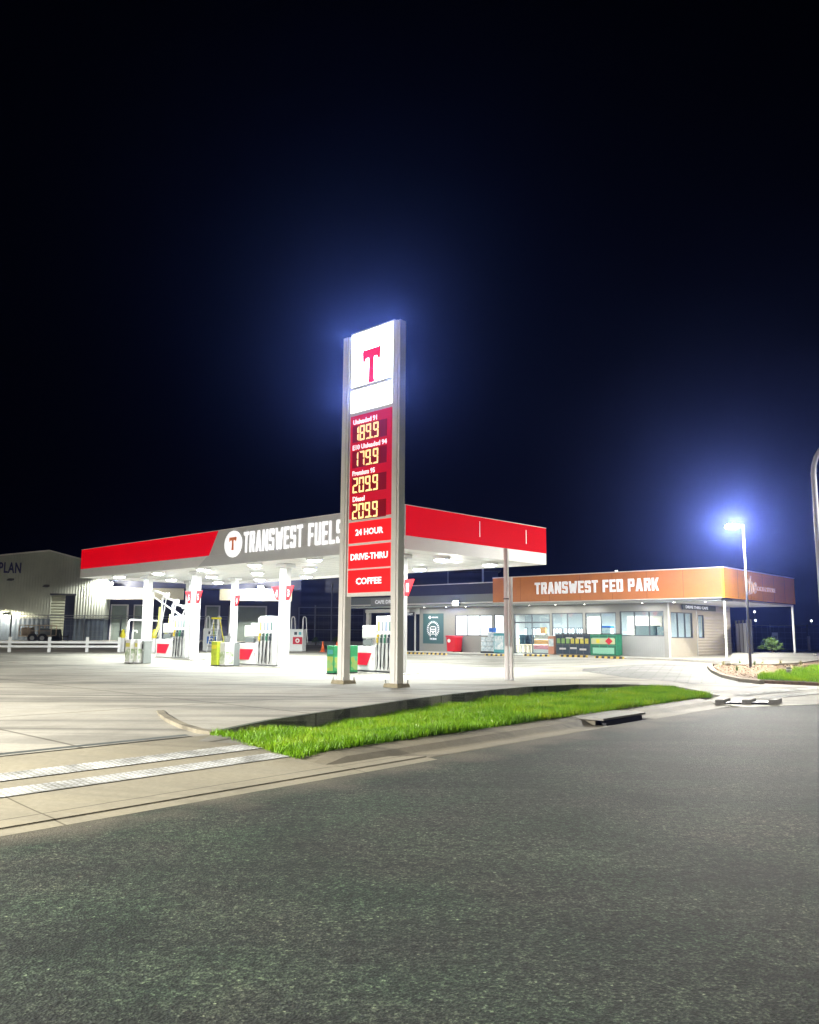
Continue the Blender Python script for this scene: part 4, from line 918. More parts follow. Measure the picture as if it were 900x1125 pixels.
t = out_shop('ice_freezer', 'pale teal ice chest beside the water packs', 'ice chest', 552, .8)
B(-.42, .42, -.36, .36, .05, 1.25).build('cabinet', TEAL, t, bevel=.03); B(-.34, .34, -.372, -.361, .25, 1.1).build('front_print', POST_C, t); B(-.43, .43, -.38, .38, 1.255, 1.3).build('lid', WHITE, t)
t = out_shop('blue_crate', 'small blue crate on top of the water packs', 'crate', 541.5, .8); t.location.z = ZF+1.33
B(-.2, .2, -.15, .15, 0, .25).build('tub', BLUE, t, bevel=.01); B(-.21, .21, -.16, .16, .22, .26).build('rim', BLUE, t)
def cage(name, label, px0, px1, mb_, posters, y=.55):
    x0, x1 = sx(px0, y), sx(px1, y); w = x1-x0; t = thing(name, label, 'display', wpt(sh, (x0+x1)/2, y+.35, ZF), SA)
    bd = B(-w/2, w/2, -.33, .33, .06, 1.22).build('body', mb_, t)
    B(-w/2-.02, w/2+.02, -.36, .36, 1.225, 1.28).build('top', DARK, t)
    g = MB(); n_ = int(w/.42)
    for i in range(n_+1): q = -w/2+w*i/n_; g.box(q-.015, q+.015, -.355, -.334, .06, 1.22)
    for zz in (.08, .62, 1.18): g.box(-w/2, w/2, -.362, -.356, zz-.015, zz+.015)
    g.build('frame', posters[0], t)
    return t, w
t, w = cage('drinks_display', 'dark navy drinks display with green and yellow bottles outside the window', 611, 648, NAVYBOX, (FRAMEM,))
for i in range(7):
    for zz in (.66,):
        B(-w/2+.08+i*w/7.2, -w/2+.06+(i+.75)*w/7.2, -.385, -.364, zz+.03, zz+.32).build('bottle_row', mat('bottle_%s' % ('green', 'yellow')[i > 2], ((.2, .35, .1), (.55, .5, .08))[i > 2], .4, noise=.3, nscale=14), t)
for k, (xx, zz) in enumerate(((-w*.3, .38), (.05, .42), (w*.3, .36), (-w*.1, 1.0), (w*.22, 1.0))): B(xx-.22, xx+.22, -.372, -.364, zz-.05, zz+.05).build('label_strip', GREYP, t)
t, w = cage('gas_bottle_cage', 'dark green gas bottle cage with red diamond sign', 649, 677, mat('cage_green', (.015, .16, .08), .45, noise=.2, nscale=5), (mat('cage_frame_green', (.03, .32, .16), .4),))
for i in range(6):
    x = -w/2+.25+i*(w-.5)/5
    for zz in (.14, .70): B(x-.12, x+.12, -.375, -.364, zz, zz+.34).build('gas_bottle', mat('bottle_pale_green', (.25, .55, .4), .4), t, bevel=.01)
B(-.75, .75, -.40, -.385, .68, 1.0).build('sign_board', mat('cage_sign_board', (.5, .55, .3), .5), t)
MB().xz([(.38, .64), (.62, .85), (.38, 1.06), (.14, .85)], -.412, -.401).build('red_diamond', RED, t)
MB().xz([(-.42, .74), (-.2, .74), (-.2, .96), (-.42, .96)], -.412, -.401).build('yellow_square', YELLOW, t)
t = out_shop('news_stand', 'narrow orange and white newspaper stand left of the navy display', 'stand', 607.5, .85); B(-.22, .22, -.2, .2, .04, 1.1).build('body', mat('stand_orange', (.55, .25, .15), .5), t, bevel=.02); B(-.17, .17, -.21, -.201, .5, .95).build('poster', POST_C, t); B(-.23, .23, -.21, .21, 1.105, 1.14).build('top', WHITE, t)
# poster on the wall
x0, x1 = sx(465), sx(487.5); t = thing('wall_poster', 'slate teal poster with white round arched emblem on the grey wall', 'poster', wpt(sh, (x0+x1)/2, WY-.012, 1.18), SA)
w = x1-x0; B(-w/2, w/2, -.01, .008, 0, 2.05).build('board', POSTERM, t)
g = MB(); r0 = .36; zc = .98
for k in range(24):
    a = k*math.pi/12
    if -1.9 < (a-2*math.pi if a > math.pi*1.2 else a) < -1.2: continue
    ca, sa_ = math.cos(a), math.sin(a); q = .03
    g.xz([(ca*(r0+.06)*1.0+sa_*q, zc+sa_*(r0+.06)-ca*q), (ca*(r0+.2)+sa_*q, zc+sa_*(r0+.2)-ca*q), (ca*(r0+.2)-sa_*q, zc+sa_*(r0+.2)+ca*q), (ca*(r0+.06)-sa_*q, zc+sa_*(r0+.06)+ca*q)], -.016, -.011)
for z0_, z1_, ww in ((.62, .66, .2), (.80, .86, .24), (.92, 1.0, .24), (1.12, 1.18, .2)): g.box(-ww, ww, -.016, -.011, z0_, z1_)
g.box(-.28, -.22, -.0165, -.011, .67, 1.12); g.box(.22, .28, -.0165, -.011, .67, 1.12); g.box(-.07, .07, -.016, -.011, .70, .78)
g.build('emblem', LETTERP, t); g = MB(); g.xz([(-.44, 1.78), (-.30, 1.66), (-.16, 1.78), (-.30, 1.90)], -.016, -.011); g.build('badge', LETTERP, t)
text('lettering', 'NORTH STORE', LETTERP, t, .16, 1.78, .55, .09, y=-.011, depth=.005, off=.02); text('lettering', 'THE BEAN', LETTERP, t, 0, .32, .6, .13, y=-.011, depth=.005, off=.03)
# entry sign boards
def board(px0, px1, zc, h, s, label, m, y=.0, lm=LETTERP, xoff=None):
    x0, x1 = sx(px0, y), sx(px1, y); w = x1-x0; t = thing('sign_board', label, 'sign', wpt(sh, (x0+x1)/2, y-.03, zc), SA)
    B(-w/2, w/2, -.02, .02, -h/2, h/2).build('board', m, t); text('lettering', s, lm, t, 0, 0, w*.72, h*.5, y=-.021, depth=.006, off=.03); return t
board(407.5, 441, ZL+.28, .52, 'CAFE DRIVE', 'grey sign lettered CAFE DRIVE behind the price sign', mat('sign_grey', (.3, .31, .31), .5), y=-.1)
board(446, 455.5, 2.95+.25, .28, 'EXIT', 'small black sign above the left doorway', DARK, y=WY-.1)
t = thing('sign_board', 'dark grey drive-thru sign under the orange corner', 'sign', wpt(sh, XC+.10, (sy(749, XC)+sy(786, XC))/2, ZL-.29), SA)
wq = sy(786, XC+.1)-sy(749, XC+.1); B(-.02, .02, -wq/2, wq/2, -.16, .16).build('board', mat('board_dark_grey', (.10, .12, .12), .5), t)
text('lettering', 'DRIVE THRU CAFE', LETTERP, t, -wq*.08, 0, wq*.66, .17, y=.021, depth=.006, side='side', off=.03)
# drive-through portal left of the shop wall
g = MB()
for px in (403.5, 434.5): x = sx(px, .5); g.box(x-.14, x+.14, .5, .75, ZF, 3.3)
g.box(sx(401, .5), sx(447, .5), .5, .75, 3.3, 3.55); g.build('portal_frame', OFFW, sh)
B(sx(398), sx(461), DEP-.5, DEP-.3, ZF, ZL).build('portal_back_wall', NAVY, sh)
x = sx(453); B(sx(446), sx(460.5), WY+.05, WY+.12, ZF, 3.2).build('dark_doorway', GLASSB, sh); B(sx(455), sx(456.5), WY+.02, WY+.045, ZF, 3.2).build('door_frame', GREYP, sh)
B(sx(446), sx(461), WY, WY+.18, 3.205, ZW).build('door_head_wall', OFFW, sh)
# verandah posts and lights
for y in (.25, sl-.2): B(-.06, .04, y-.06, y+.06, .3, ZL-.13).build('verandah_post', OFFW, sh)
DL = lamp_mat('downlight_glow', (1, .98, .9), 30.0)
for i, px in enumerate((466, 490, 512, 582, 611, 643, 707, 742, 777)):
    x = sx(px, .55); f_ = MB().lathe([(.05, ZL-.15), (.08, ZL-.145), (.08, ZL-.121)], x, .55, 10).build('downlight', WHITE, sh)
    MB().lathe([(.04, ZL-.158), (.045, ZL-.152)], x, .55, 10).build('lens', DL, f_)
    area_lamp('lamp', sh, (x, .55, ZL-.17), .12, 55, (1, .98, .92))
for y in (3.0, 6.5, 10): area_lamp('lamp', sh, (-1.2, y, ZL-.16), .3, 140, (1, .99, .93))
t = thing('flood_light', 'glaring white floodlight on the grey fascia above the red bin', 'light', wpt(sh, sx(503, .0), -.12, ZL+.0), SA)
B(-.22, .22, -.1, .12, -.08, .2).build('housing', DARK, t, bevel=.01); B(-.2, .2, -.115, -.101, -.06, .18).build('lens', lamp_mat('flood_glow', (.95, 1, .95), 300.0), t)
spot_lamp('lamp', t, (0, -.16, .02), 900, (.96, 1, .95), .1, 170, .3, (R_(-50), 0, 0))
t = thing('roof_light', 'tiny white light standing on top of the orange fascia', 'light', wpt(sh, sx(677, 0, 620), .06, ZO+.05), SA)
B(-.1, .1, -.04, .04, 0, .08).build('housing', DARK, t); B(-.07, .07, -.06, -.041, .01, .07).build('lens', lamp_mat('roof_glow', (1, 1, 1), 6), t)
# wheel stops: yellow and black
STR = node_mat('striped_rubber'); m_, T_, b_, tc_ = STR
w_ = N(T_, 'ShaderNodeTexWave', Scale=.9); w_.bands_direction = 'X'; T_.links.new(tc_.outputs['Object'], w_.inputs['Vector'])
T_.links.new(ramp(T_, w_.outputs['Fac'], [(.45, (.02, .02, .02)), (.55, (.6, .42, .06))]), b_.inputs['Base Color'])
for i, px in enumerate((455, 479.5, 546, 589, 630, 669)):
    y = -1.45; x = sx(px, y); p = wpt(sh, x, y); p.z = H(p.x, p.y)
    l = ['leftmost striped wheel stop, in front of the dark doorway', 'striped wheel stop in front of the wall poster', 'striped wheel stop in front of the water packs', 'striped wheel stop in front of the glass doors', 'striped wheel stop in front of the navy display', 'striped wheel stop in front of the gas cage'][i]
    t = thing('wheel_stop', l, 'wheel stop', p, SA, 'striped wheel stops'); MB().yz([(-.08, 0), (.08, 0), (.05, .11), (-.05, .11)], -.85, .85).build('block', m_, t)
    for q in (-.6, .6): MB().lathe([(.02, .111), (.02, .118)], q, 0, 8).build('bolt', STEEL, t)

# ------------------------------------------------------------------ WAREHOUSE AND BUILDINGS BEHIND
WA = 12.3; q = PD(48, 82); zg = .93
wh = thing('warehouse', 'large ribbed metal shed with a low gable and dark lower wall', 'warehouse', (q.x, q.y, 0), WA)
def wx(px, py=700): return online((q.x, q.y), WA, px, py)
def wz(px, py):
    x = wx(px, py); return zat(q.x+math.cos(R_(WA))*x, q.y+math.sin(R_(WA))*x, py)
xl_, xr_ = wx(-260), wx(113.5); zr = wz(48, 605.4); ze = wz(89, 616.4)-(wx(113.5)-wx(89))*.10; slope = (zr-wz(89, 616.4))/wx(89)
ze = zr-slope*xr_; zb = wz(60, 679.5); zl = zr-slope*abs(xl_)*.5
dx0, dx1 = wx(53.3), wx(79.5); dzt = wz(60, 654)

g = MB(); Y1 = .25
g.xz([(xl_, zb), (0, zb), (0, zr), (xl_, zl)], 0, Y1); g.xz([(0, zb), (dx0, zb), (dx0, zr-slope*dx0), (0, zr)], 0, Y1)
g.xz([(dx0, dzt), (dx1, dzt), (dx1, zr-slope*dx1), (dx0, zr-slope*dx0)], 0, Y1); g.xz([(dx1, zb), (xr_, zb), (xr_, ze), (dx1, zr-slope*dx1)], 0, Y1)
g.box(xr_-.25, xr_, Y1, 30, zb, ze)
g.build('wall', WHS, wh)
g = MB(); g.box(xl_, dx0, .03, Y1, zg-.3, zb); g.box(dx1, xr_-.03, .03, Y1, zg-.3, zb); g.box(xr_-.23, xr_-.03, Y1, 30, zg-.3, zb); g.build('lower_wall', WHD, wh)
g = MB(); g.xz([(xr_+.3, ze-.05), (xr_+.3, ze+.1), (0, zr+.13), (0, zr)], -.15, 30); g.xz([(0, zr), (0, zr+.13), (xl_, zl+.13), (xl_, zl)], -.15, 30); g.build('roof', GREYP, wh)
B(dx0, dx1-.9, .10, .15, zg-.2, dzt).build('roller_door', ROLL, wh); B(dx1-.9, dx1, .12, .17, zg-.2, dzt).build('door_jamb', mat('door_jamb_navy', (.02, .03, .06), .5), wh); B(dx0-.12, dx1+.12, -.05, -.002, dzt, dzt+.18).build('door_head', DARK, wh)
tcx = (wx(-52)+wx(22.5))/2
text('lettering', 'PLAN', mat('navy_lettering', (.01, .015, .10), .5), wh, (wx(-.5, 624)+wx(22.8, 624))/2-.0, wz(11, 623.7), wx(22.8, 624)-wx(-1.5, 624), 1.05, y=-.004, depth=.08, off=.02, spacing=1.1)
def shade_light(px, py, label, on=False, power=0, D=None):
    x = wx(px, py); z = wz(px, py); p = wpt(wh, x, -.02, z); t = thing('wall_light', label, 'light', p, WA)
    MB().yz([(0, 0), (-.7, -.08), (-.7, -.02), (0, .18)], -.25, .25).build('shade', DARK, t)
    if on:
        MB().lathe([(.06, -.22), (.16, -.16), (.12, -.06)], 0, -.4, 12).build('lens', lamp_mat('sodium_glow', (1, .88, .66), 120), t); spot_lamp('lamp', t, (0, -1.0, -.15), power, (1, .90, .68), .15, 175, .2, (R_(30), 0, 0))
    else: B(-.15, .15, -.55, -.3, -.1, -.07).build('lens', GREYB, t)
shade_light(12.5, 637.5, 'unlit wall lamp below the blue lettering'); shade_light(51.5, 644.5, 'unlit wall lamp above the roller door')
shade_light(8, 675, 'glowing wall lamp low on the warehouse at the left edge', True, 1000)
# low annex with covered openings
AA = 8.0; aq = PD(113, 84); an = thing('storage_annex', 'long low dark building with sage panelled openings behind the pumps', 'building', (aq.x, aq.y, 0), AA)
def ax_(px): return online((aq.x, aq.y), AA, px, 690)
def az(px, py): x = ax_(px); return zat(aq.x+math.cos(R_(AA))*x, aq.y+math.sin(R_(AA))*x, py)
a1 = ax_(330); zt_ = az(200, 632); zc0, zc1 = az(200, 659), az(200, 646.5)
B(0, a1, 2.5, 2.8, .3, zt_).build('wall', NAVY, an)
B(0, a1, 1.5, 14, zt_, zt_+.2).build('roof', DARK, an)
CRM = mat('cream_cladding', (.45, .43, .33), .5, noise=.08)
for a, b_ in ((113.5, 200), (240, 320)): B(ax_(a), ax_(b_), 0, .2, zc0, zc1).build('cream_fascia', CRM, an)
B(0, a1, .2, 2.5, zc1, zc1+.1).build('awning', NAVY, an)
for a, b_ in ((115, 135), (141, 156), (222, 239), (249, 292)):
    f_ = B(ax_(a), ax_(b_), 2.3, 2.45, .6, az(200, 664)).build('opening_frame', GREYP, an); B(ax_(a)+.15, ax_(b_)-.15, 2.24, 2.29, .6, az(200, 665.5)).build('door_panel', DOORG, f_)
def annex_light(px, py, power, label):
    x = ax_(px); z = az(px, py); t = thing('wall_light', label, 'light', wpt(an, x, -.15, z), AA); B(-.3, .3, 0, .14, -.14, .14).build('housing', DARK, t)
    B(-.26, .26, -.03, -.002, -.12, .12).build('lens', lamp_mat('annex_glow', (1, .97, .85), 90), t); spot_lamp('lamp', t, (0, -1.1, 0), power, (1, .97, .86), .2, 175, .2, (R_(50), 0, 0))
annex_light(118, 641.5, 4500, 'bright wall light where warehouse meets the annex'); annex_light(285, 645.5, 4500, 'bright wall light on the annex between the canopy columns')
# dark shed behind the shop and price sign
dq = PD(322, 92); ds = thing('dark_shed', 'large dark navy shed beyond the fence and behind the shop roof', 'shed', (dq.x, dq.y, 0), 0)
d1 = PD(548, 92).x-dq.x; dzt_ = zat(dq.x+8, 92, 627)
NVS = corrugated('dark_shed_cladding', (.035, .04, .07), pitch=.9, axis='Z', depth=.06)
B(0, d1, 0, .3, .3, dzt_).build('wall', NVS, ds); MB().box(-.3, d1+.3, -.3, 20, dzt_, dzt_+.2).build('roof', DARK, ds)
for k in range(1, 4): B(d1*k/4, d1*k/4+.15, -.06, -.002, .3, dzt_).build('corner_strip', GREYB, ds)
# parked trailer by the warehouse
p = on_ground(44, 705.5); p = Vector((PD(44, 71).x, 71, 0)); p.z = H(p.x, p.y)
t = thing('trailer', 'tan frame sided trailer parked before the warehouse roller door', 'trailer', p, 8)
B(-1.5, 1.1, -.8, .8, .5, .62).build('deck', mat('trailer_tan', (.45, .36, .27), .6, noise=.2), t)
g = MB()
for x in (-1.5, -.8, .1, 1.05):
    for y in (-.8, .75): g.box(x, x+.07, y, y+.06, .62, 1.45)
g.box(-1.5, 1.12, -.8, -.74, 1.4, 1.47); g.box(-1.5, 1.12, .75, .81, 1.4, 1.47); g.box(-1.5, 1.12, -.8, -.76, .95, 1.0); g.build('cage_frame', MATS['trailer_tan'], t)
B(-1.4, -.6, -.6, .6, .63, 1.25).build('load', MATS['trailer_tan'], t, bevel=.1); MB().lathe([(.5, .63), (.55, 1.0), (.3, 1.2)], .35, 0, 14).build('load_drum', GREYB, t)
for x in (-.35, .45):
    wv = MB().tube([(x, -.95, .38), (x, -.78, .38)], .38, 18).build('wheel', BLACK, t); MB().tube([(x, -.97, .38), (x, -.952, .38)], .18, 14).build('rim', STEEL, wv)
g = MB(); g.tube([(1.1, -.4, .5), (2.3, 0, .5)], .05, 6); g.tube([(1.1, .4, .5), (2.3, 0, .5)], .05, 6); g.tube([(2.25, 0, 0), (2.25, 0, .7)], .04, 6); g.build('drawbar', DARK, t)
p2 = PD(57, 72.5); t = thing('equipment_crate', 'dark covered equipment beside the trailer', 'equipment', (p2.x, p2.y, H(p2.x, p2.y)), 8)
MB().taper(-.8, .8, -.6, .6, .1, 1.1, .8).build('cover', mat('dark_tarp', (.05, .06, .05), .7, noise=.3), t, bevel=.1); B(-.9, .9, -.65, .65, 0, .1).build('pallet', TIMBER, t)
# guard rail
gA, gB = on_ground(11.5, 710.5), on_ground(131, 709.3); dv = gB-gA; LN = dv.length; dv.normalize()
gA2 = gA-dv*9; t = thing('guard_rail', 'white two rail barrier along the far edge of the forecourt', 'guard rail', (gA2.x, gA2.y, gA2.z), math.degrees(math.atan2(dv.y, dv.x)))
LT = LN+9
pxs = [11.5, 55, 96.5]; pos = [online((gA2.x, gA2.y), math.degrees(math.atan2(dv.y, dv.x)), a) for a in pxs]; pos = [pos[0]-6, *pos, LT]
for x in pos: B(x-.09, x+.09, -.06, .06, -.2, .95).build('post', WHITE, t)
for z in (.62, .36): B(0, LT, -.11, -.061, z-.07, z+.07).build('rail', WHITE, t, bevel=.01)
# tall chain wire fences
def wirefence(a, b_, n, hgt, label, rails, mesh_alpha=True, group=None, hs=None, m=None):
    v = Vector((b_[0]-a[0], b_[1]-a[1], 0)); L = v.length; z = H(*a); m = m or mat('fence_pipe', (.26, .28, .32), .5)
    t = thing('wire_fence', label, 'fence', (a[0], a[1], z), math.degrees(math.atan2(v.y, v.x)), group)
    for i in range(n+1):
        x = L*i/n; MB().tube([(x, 0, -.5), (x, 0, (hs[i] if hs else hgt))], .07, 8).build('post', m, t)
    for r in rails: MB().tube([(0, -.02, r), (L, -.02, r)], .035, 6).build('rail', m, t)
    g = MB(); s = .45; k = int(L/s)
    for i in range(k):
        x = i*s; g.add([(x, .0, .05), (x+.012, .0, .05), (x+.012, 0, rails[-1]), (x, 0, rails[-1])], [(0, 1, 2, 3)])
    for j in range(int(rails[-1]/s)):
        zz = .05+j*s; g.add([(0, .0, zz), (L, .0, zz), (L, 0, zz+.012), (0, 0, zz+.012)], [(0, 1, 2, 3)])
    g.build('wire_mesh', mat('fence_wire', (.16, .17, .19), .5), t); return t
a, b_ = PD(-30, 72), PD(250, 74); wirefence((a.x, a.y), (b_.x, b_.y), 7, 2.35, 'pipe rail fence in front of the warehouse and annex', [.1, 2.1, 2.3])
a, b_ = PD(328, 76), PD(400, 76); wirefence((a.x, a.y), (b_.x, b_.y), 4, 3.2, 'tall wire fence left of the price sign, before the dark shed', [.1, 1.2, 2.5, 3.2], hs=[3.2, 3.4, 5.4, 3.2, 3.6])
p = PD(531, 78); t = thing('flag_pole', 'thin pale pole rising behind the shop roof', 'pole', (p.x, p.y, .5)); MB().tube([(0, 0, 0), (0, 0, zat(p.x, p.y, 622)-.5)], .09, 8).build('shaft', WHITE, t); MB().lathe([(.2, 0), (.2, .05)], n=10).build('foot', STEEL, t)
# garden edge wall at the back
a, b_ = PD(240, 70), PD(460, 70); o = B(0, (b_-a).length, -.1, .1, -.3, .22).build('garden_edging', FOOTM); o.location = (a.x, a.y, H(a.x, a.y)); tag(o, 'low pale edging wall below the tall wire fence', 'wall')
def shrub(px, D, r, h_, label, col=(.09, .16, .03), nl=260):
    p = PD(px, D); t = thing('shrub', label, 'shrub', (p.x, p.y, H(p.x, p.y)+.05), 0, 'young shrubs'); v = []; f = []
    for k in range(nl):
        a = random.uniform(0, 6.28); e = random.uniform(-.2, 1.5); rr = r*random.uniform(.3, 1); c = Vector((math.cos(a)*math.cos(e)*rr, math.sin(a)*math.cos(e)*rr, h_*.35+math.sin(e)*h_*.6*random.uniform(.4, 1)))
        d = Vector((random.gauss(0, 1), random.gauss(0, 1), random.gauss(0, 1))).normalized()*.10*max(.5, r*1.5); e2 = d.orthogonal().normalized()*.035*max(.5, r*1.5)
        v += [c-d, c+e2, c+d, c-e2]; k0 = len(v)-4; f.append((k0, k0+1, k0+2, k0+3))
    MB().add(v, f).build('leaves', mat('shrub_leaf', col, .6, noise=.3, nscale=5), t)
    g = MB()
    for k in range(5): a = k*1.26; g.tube([(0, 0, -.1), (math.cos(a)*r*.4, math.sin(a)*r*.4, h_*.6)], .015, 5)
    g.build('stem', mat('bark_brown', (.1, .07, .04), .9), t)
shrub(347, 69.3, .35, .7, 'small shrub under the tall fence, left one'); shrub(369.5, 69.3, .4, .7, 'small shrub under the tall fence beside the sign post'); shrub(425, 69, .3, .4, 'small shrub half hidden behind the sign')
# ------------------------------------------------------------------ RIGHT SIDE
t = thing('screen_gate', 'grey slatted screen gate standing at the shop end', 'gate', wpt(sh, XC+.3, YE+.1, ZF), SA)
p1_ = on_ground(827, 722); wv = loc_of(t, (p1_.x, p1_.y, 0)); ang = math.atan2(wv.y, wv.x); L = math.hypot(wv.x, wv.y)
t.rotation_euler.z += ang
for i in range(5): B(L*i/4.0-.05, L*i/4.0+.05, -.05, .05, -.3, 2.15-.0*i).build('post', DARK, t)
for i in range(4): MB().box(L*i/4.0+.06, L*(i+1)/4.0-.06, -.02, .02, .0, 1.95).build('slat_panel', corrugated('grey_slats', (.32, .33, .33), pitch=.1, axis='X', depth=.03) if 'grey_slats' not in MATS else MATS['grey_slats'], t)
def steel_bollard(px, pyb, ptop, r, label, m, cat='bollard'):
    p = on_ground(px, pyb); h_ = zat(p.x, p.y, ptop)-p.z; t = thing('bollard', label, cat, (p.x, p.y, p.z)); MB().lathe([(r, 0), (r, h_*.94), (r*.8, h_)], n=14).build('post', m, t, smooth=False); MB().lathe([(r*1.05, h_*.70), (r*1.05, h_*.78)], n=14).build('band', OFFW, t)
steel_bollard(867.5, 744.8, 732.5, .10, 'short grey bollard standing in the bright island grass', mat('weathered_timber', (.22, .21, .18), .8, noise=.25, nscale=14))
steel_bollard(896.5, 725, 717.5, .1, 'small timber bollard near the right edge', MATS['weathered_timber'])
steel_bollard(889.5, 716, 699, .11, 'thin white bollard before the dark fence', WHITE)
p = on_ground(852.5, 712.5); h_ = zat(p.x, p.y, 695)-p.z; t = thing('small_notice', 'white upright notice board beside the shrub', 'sign', (p.x, p.y, p.z)); B(-.2, .2, -.03, .03, h_*.25, h_).build('board', OFFW, t); B(-.04, .04, .031, .1, 0, h_*.9).build('post', STEEL, t); B(-.12, .12, -.034, -.031, h_*.72, h_*.85).build('print', GREYB, t)
shrub(847, 52, .75, 1.15, 'young green shrub in the bed beside the white notice', (.16, .22, .05), 420)
for i, (px, pyy) in enumerate(((795, 727), (810, 738), (838, 731), (829, 727), (858, 729), (880, 731), (813, 731))):
    p = on_ground(px, pyy+1.5); pd = Vector((p.x, p.y, 0)); v = []; f = []
    t = thing('garden_tussock', ['pale tussock by the kerb curve', 'green tussock nearest the kerb', 'pale tussock right of the light pole', 'tussock behind the light pole', 'pale tussock in the middle of the bed', 'tussock beside the island grass', 'small tussock left of the light pole'][i], 'plant', (p.x, p.y, p.z+.1), 0, 'tussocks in the garden bed')
    for k in range(60):
        a = random.uniform(0, 6.28); l_ = random.uniform(.12, .3); o_ = random.uniform(0, .7)*l_
        c = Vector((math.cos(a)*.03, math.sin(a)*.03, 0)); e = Vector((math.cos(a)*o_, math.sin(a)*o_, l_)); w = Vector((-math.sin(a), math.cos(a), 0))*.008
        v += [c-w, c+w, e]; f.append((len(v)-3, len(v)-2, len(v)-1))
    MB().add(v, f).build('blades', mat('tussock_blade_%s' % ('green' if i in (1, 3, 6) else 'pale'), (.09, .16, .03) if i in (1, 3, 6) else (.35, .33, .13), .7), t)
# path slab edge beside the bed
kp2 = [on_ground(*p) for p in ((803, 728), (815, 729.3), (850, 728.2), (882, 726.6))]
kerb_along('path_edge', [p+Vector((0, 0, .02)) for p in kp2], .25, .16, KERBM)
pth = [on_ground(*p) for p in ((803, 727.5), (815, 728.8), (850, 727.6), (882, 726), (985, 721), (985, 716), (880, 718), (826, 719.6), (804, 721))]
drape('side_path', [(p.x, p.y) for p in pth], FOOTM, dz=.16, step=1.5, skirt=.1)
# dark fence beyond
a, b_ = PD(806, 66), PD(1010, 66); zt2 = zat(a.x+4, 66, 686)-H(a.x, a.y)
tF = wirefence((a.x, a.y), (b_.x, b_.y), 5, zt2, 'black mesh fence beyond the path at the right', [.1, zt2-.1], m=mat('black_fence_pipe', (.05, .05, .06), .5))
MB().box(0, (b_-a).length, .08, .1, .0, zt2-.25).build('shade_cloth', mat('black_shade_cloth', (.012, .014, .022), .9), tF)
for i, (px, py_, l) in enumerate(((831, 682, 'tiny distant white lamp beyond the shop posts'), (830.5, 672.5, 'upper tiny distant lamp beyond the shop posts'), (892.5, 682.5, 'tiny distant lamp near the right edge'))):
    p = PD(px, 190); z = zat(p.x, p.y, py_); t = thing('distant_lamp', l, 'light', (p.x, p.y, -.3)); MB().tube([(0, 0, 0), (0, 0, z+.3)], .12, 6).build('pole', DARK, t); MB().lathe([(.1, z+.1), (.24, z+.25), (.24, z+.5), (.1, z+.65)], n=10).build('globe', lamp_mat('distant_glow', (1, 1, 1), 3), t)
# garden light pole with glaring head
p = on_ground(825, 735.5); hl = zat(p.x, p.y, 577)-p.z
t = thing('light_pole', 'dark slim pole with a dazzling light head before the shop corner', 'light pole', p, 5)
MB().tube([(0, 0, 0), (0, 0, hl*.45), (0, 0, hl-.05)], .065, 10, .04).build('pole', mat('pole_charcoal', (.10, .10, .10), .45), t, smooth=True); B(-.14, .14, -.14, .14, 0.0, .14).build('base_plate', DARK, t)
B(-.85, -.0, -.12, .12, hl-.1, hl+.02).build('lamp_head', mat('lamp_head_grey', (.2, .2, .2), .5), t, bevel=.03)
B(-.8, -.3, -.135, -.121, hl-.10, hl+.0).build('lens', lamp_mat('pole_glow', (1, .98, .9), 9000.0), t)
B(-.8, -.3, -.1, .1, hl-.118, hl-.102).build('lens', MATS['pole_glow'], t)
spot_lamp('lamp', t, (-.55, -.22, hl-.06), 16000, (1, .97, .90), .12, 60, .8, (R_(-90), 0, R_(-27)))
point_lamp('lamp', t, (-.55, 0, hl-.3), 1500, (1, .97, .88), .12)
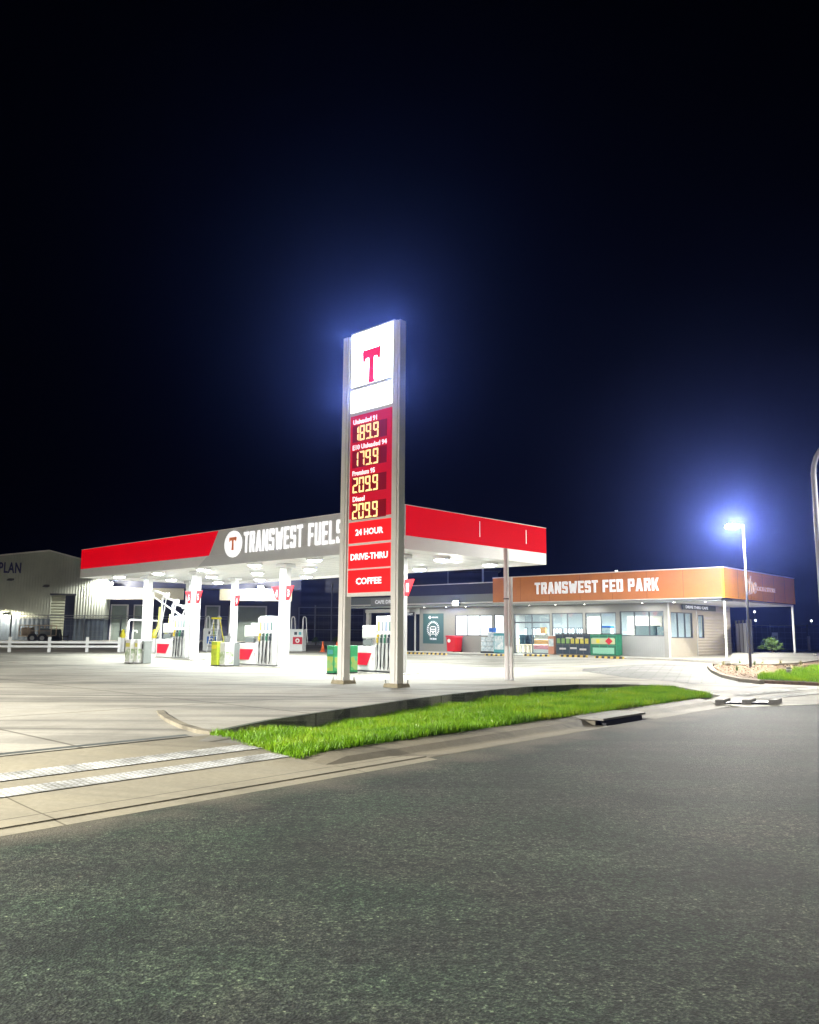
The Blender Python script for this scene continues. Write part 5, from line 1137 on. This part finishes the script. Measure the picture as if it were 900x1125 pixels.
# curved street lamp at the right edge
def street_lamp(x, y, z, hgt, ang, label, power, col, arm=2.2, rad=.085):
    t = thing('street_lamp', label, 'street lamp', (x, y, z), ang, 'curved arm street lamps')
    pts = [(0, 0, 0), (0, 0, hgt*.82)]
    for k in range(1, 8):
        a = k*math.pi/2/8; pts.append((1.3*(1-math.cos(a)), 0, hgt*.82+1.3*math.sin(a)))
    pts.append((1.3, 0, hgt*.82+1.3)); pts.append((1.3+arm*.5, 0, hgt*.82+1.45)); pts.append((1.3+arm, 0, hgt*.82+1.5))
    MB().tube(pts, rad, 12, rad*.6).build('mast', STEELW, t, smooth=True)
    hz = hgt*.82+1.5; hd = MB().taper(1.3+arm-.1, 1.3+arm+.6, -.17, .17, hz-.06, hz+.12, .7).build('lamp_head', STEEL, t, bevel=.02)
    B(1.3+arm, 1.3+arm+.5, -.12, .12, hz-.075, hz-.062).build('lens', lamp_mat('street_glow', (1, .97, .9), 60), hd)
    MB().lathe([(.2, -.1), (.2, .03), (.14, .05)], n=12).build('base_flange', STEEL, t)
    spot_lamp('lamp', t, (1.3+arm+.25, 0, hz-.15), power, col, .12, 165, .6)
    return t
L0 = PD(905.5, 25.5); ztop = zat(L0.x-.35, L0.y, 470)
street_lamp(L0.x, L0.y, .1, 8.3, -25, 'pale curved street lamp cut off by the right edge', 2600, (1, .97, .88))
street_lamp(-32, 2, 0, 14.0, 0, 'tall curved street lamp across the road, behind the viewer on the left', 330000, (1, .97, .88))
street_lamp(-52, 56, .5, 12.0, 60, 'tall curved lamp added out of sight at the left to brighten the warehouse', 12000, (1, .97, .86))  # unseen lamp, added only to light the warehouse wall

# ------------------------------------------------------------------ haze added to carry halos round the sign and pole lamp

m = bpy.data.materials.new('halo_haze'); m.use_nodes = True; T = m.node_tree; T.nodes.clear(); out = T.nodes.new('ShaderNodeOutputMaterial'); pv_ = T.nodes.new('ShaderNodeVolumePrincipled')
pv_.inputs['Color'].default_value = (.18, .27, 1.0, 1); pv_.inputs['Density'].default_value = .0005; pv_.inputs['Anisotropy'].default_value = .9
T.links.new(pv_.outputs[0], out.inputs['Volume'])
hz = B(-260, 260, -60, 330, -1.4, 16.0).build('haze', m); hz['kind'] = 'stuff'; hz['label'] = 'faint blue haze added over the whole forecourt to make halos round the lamps'; hz['category'] = 'haze'
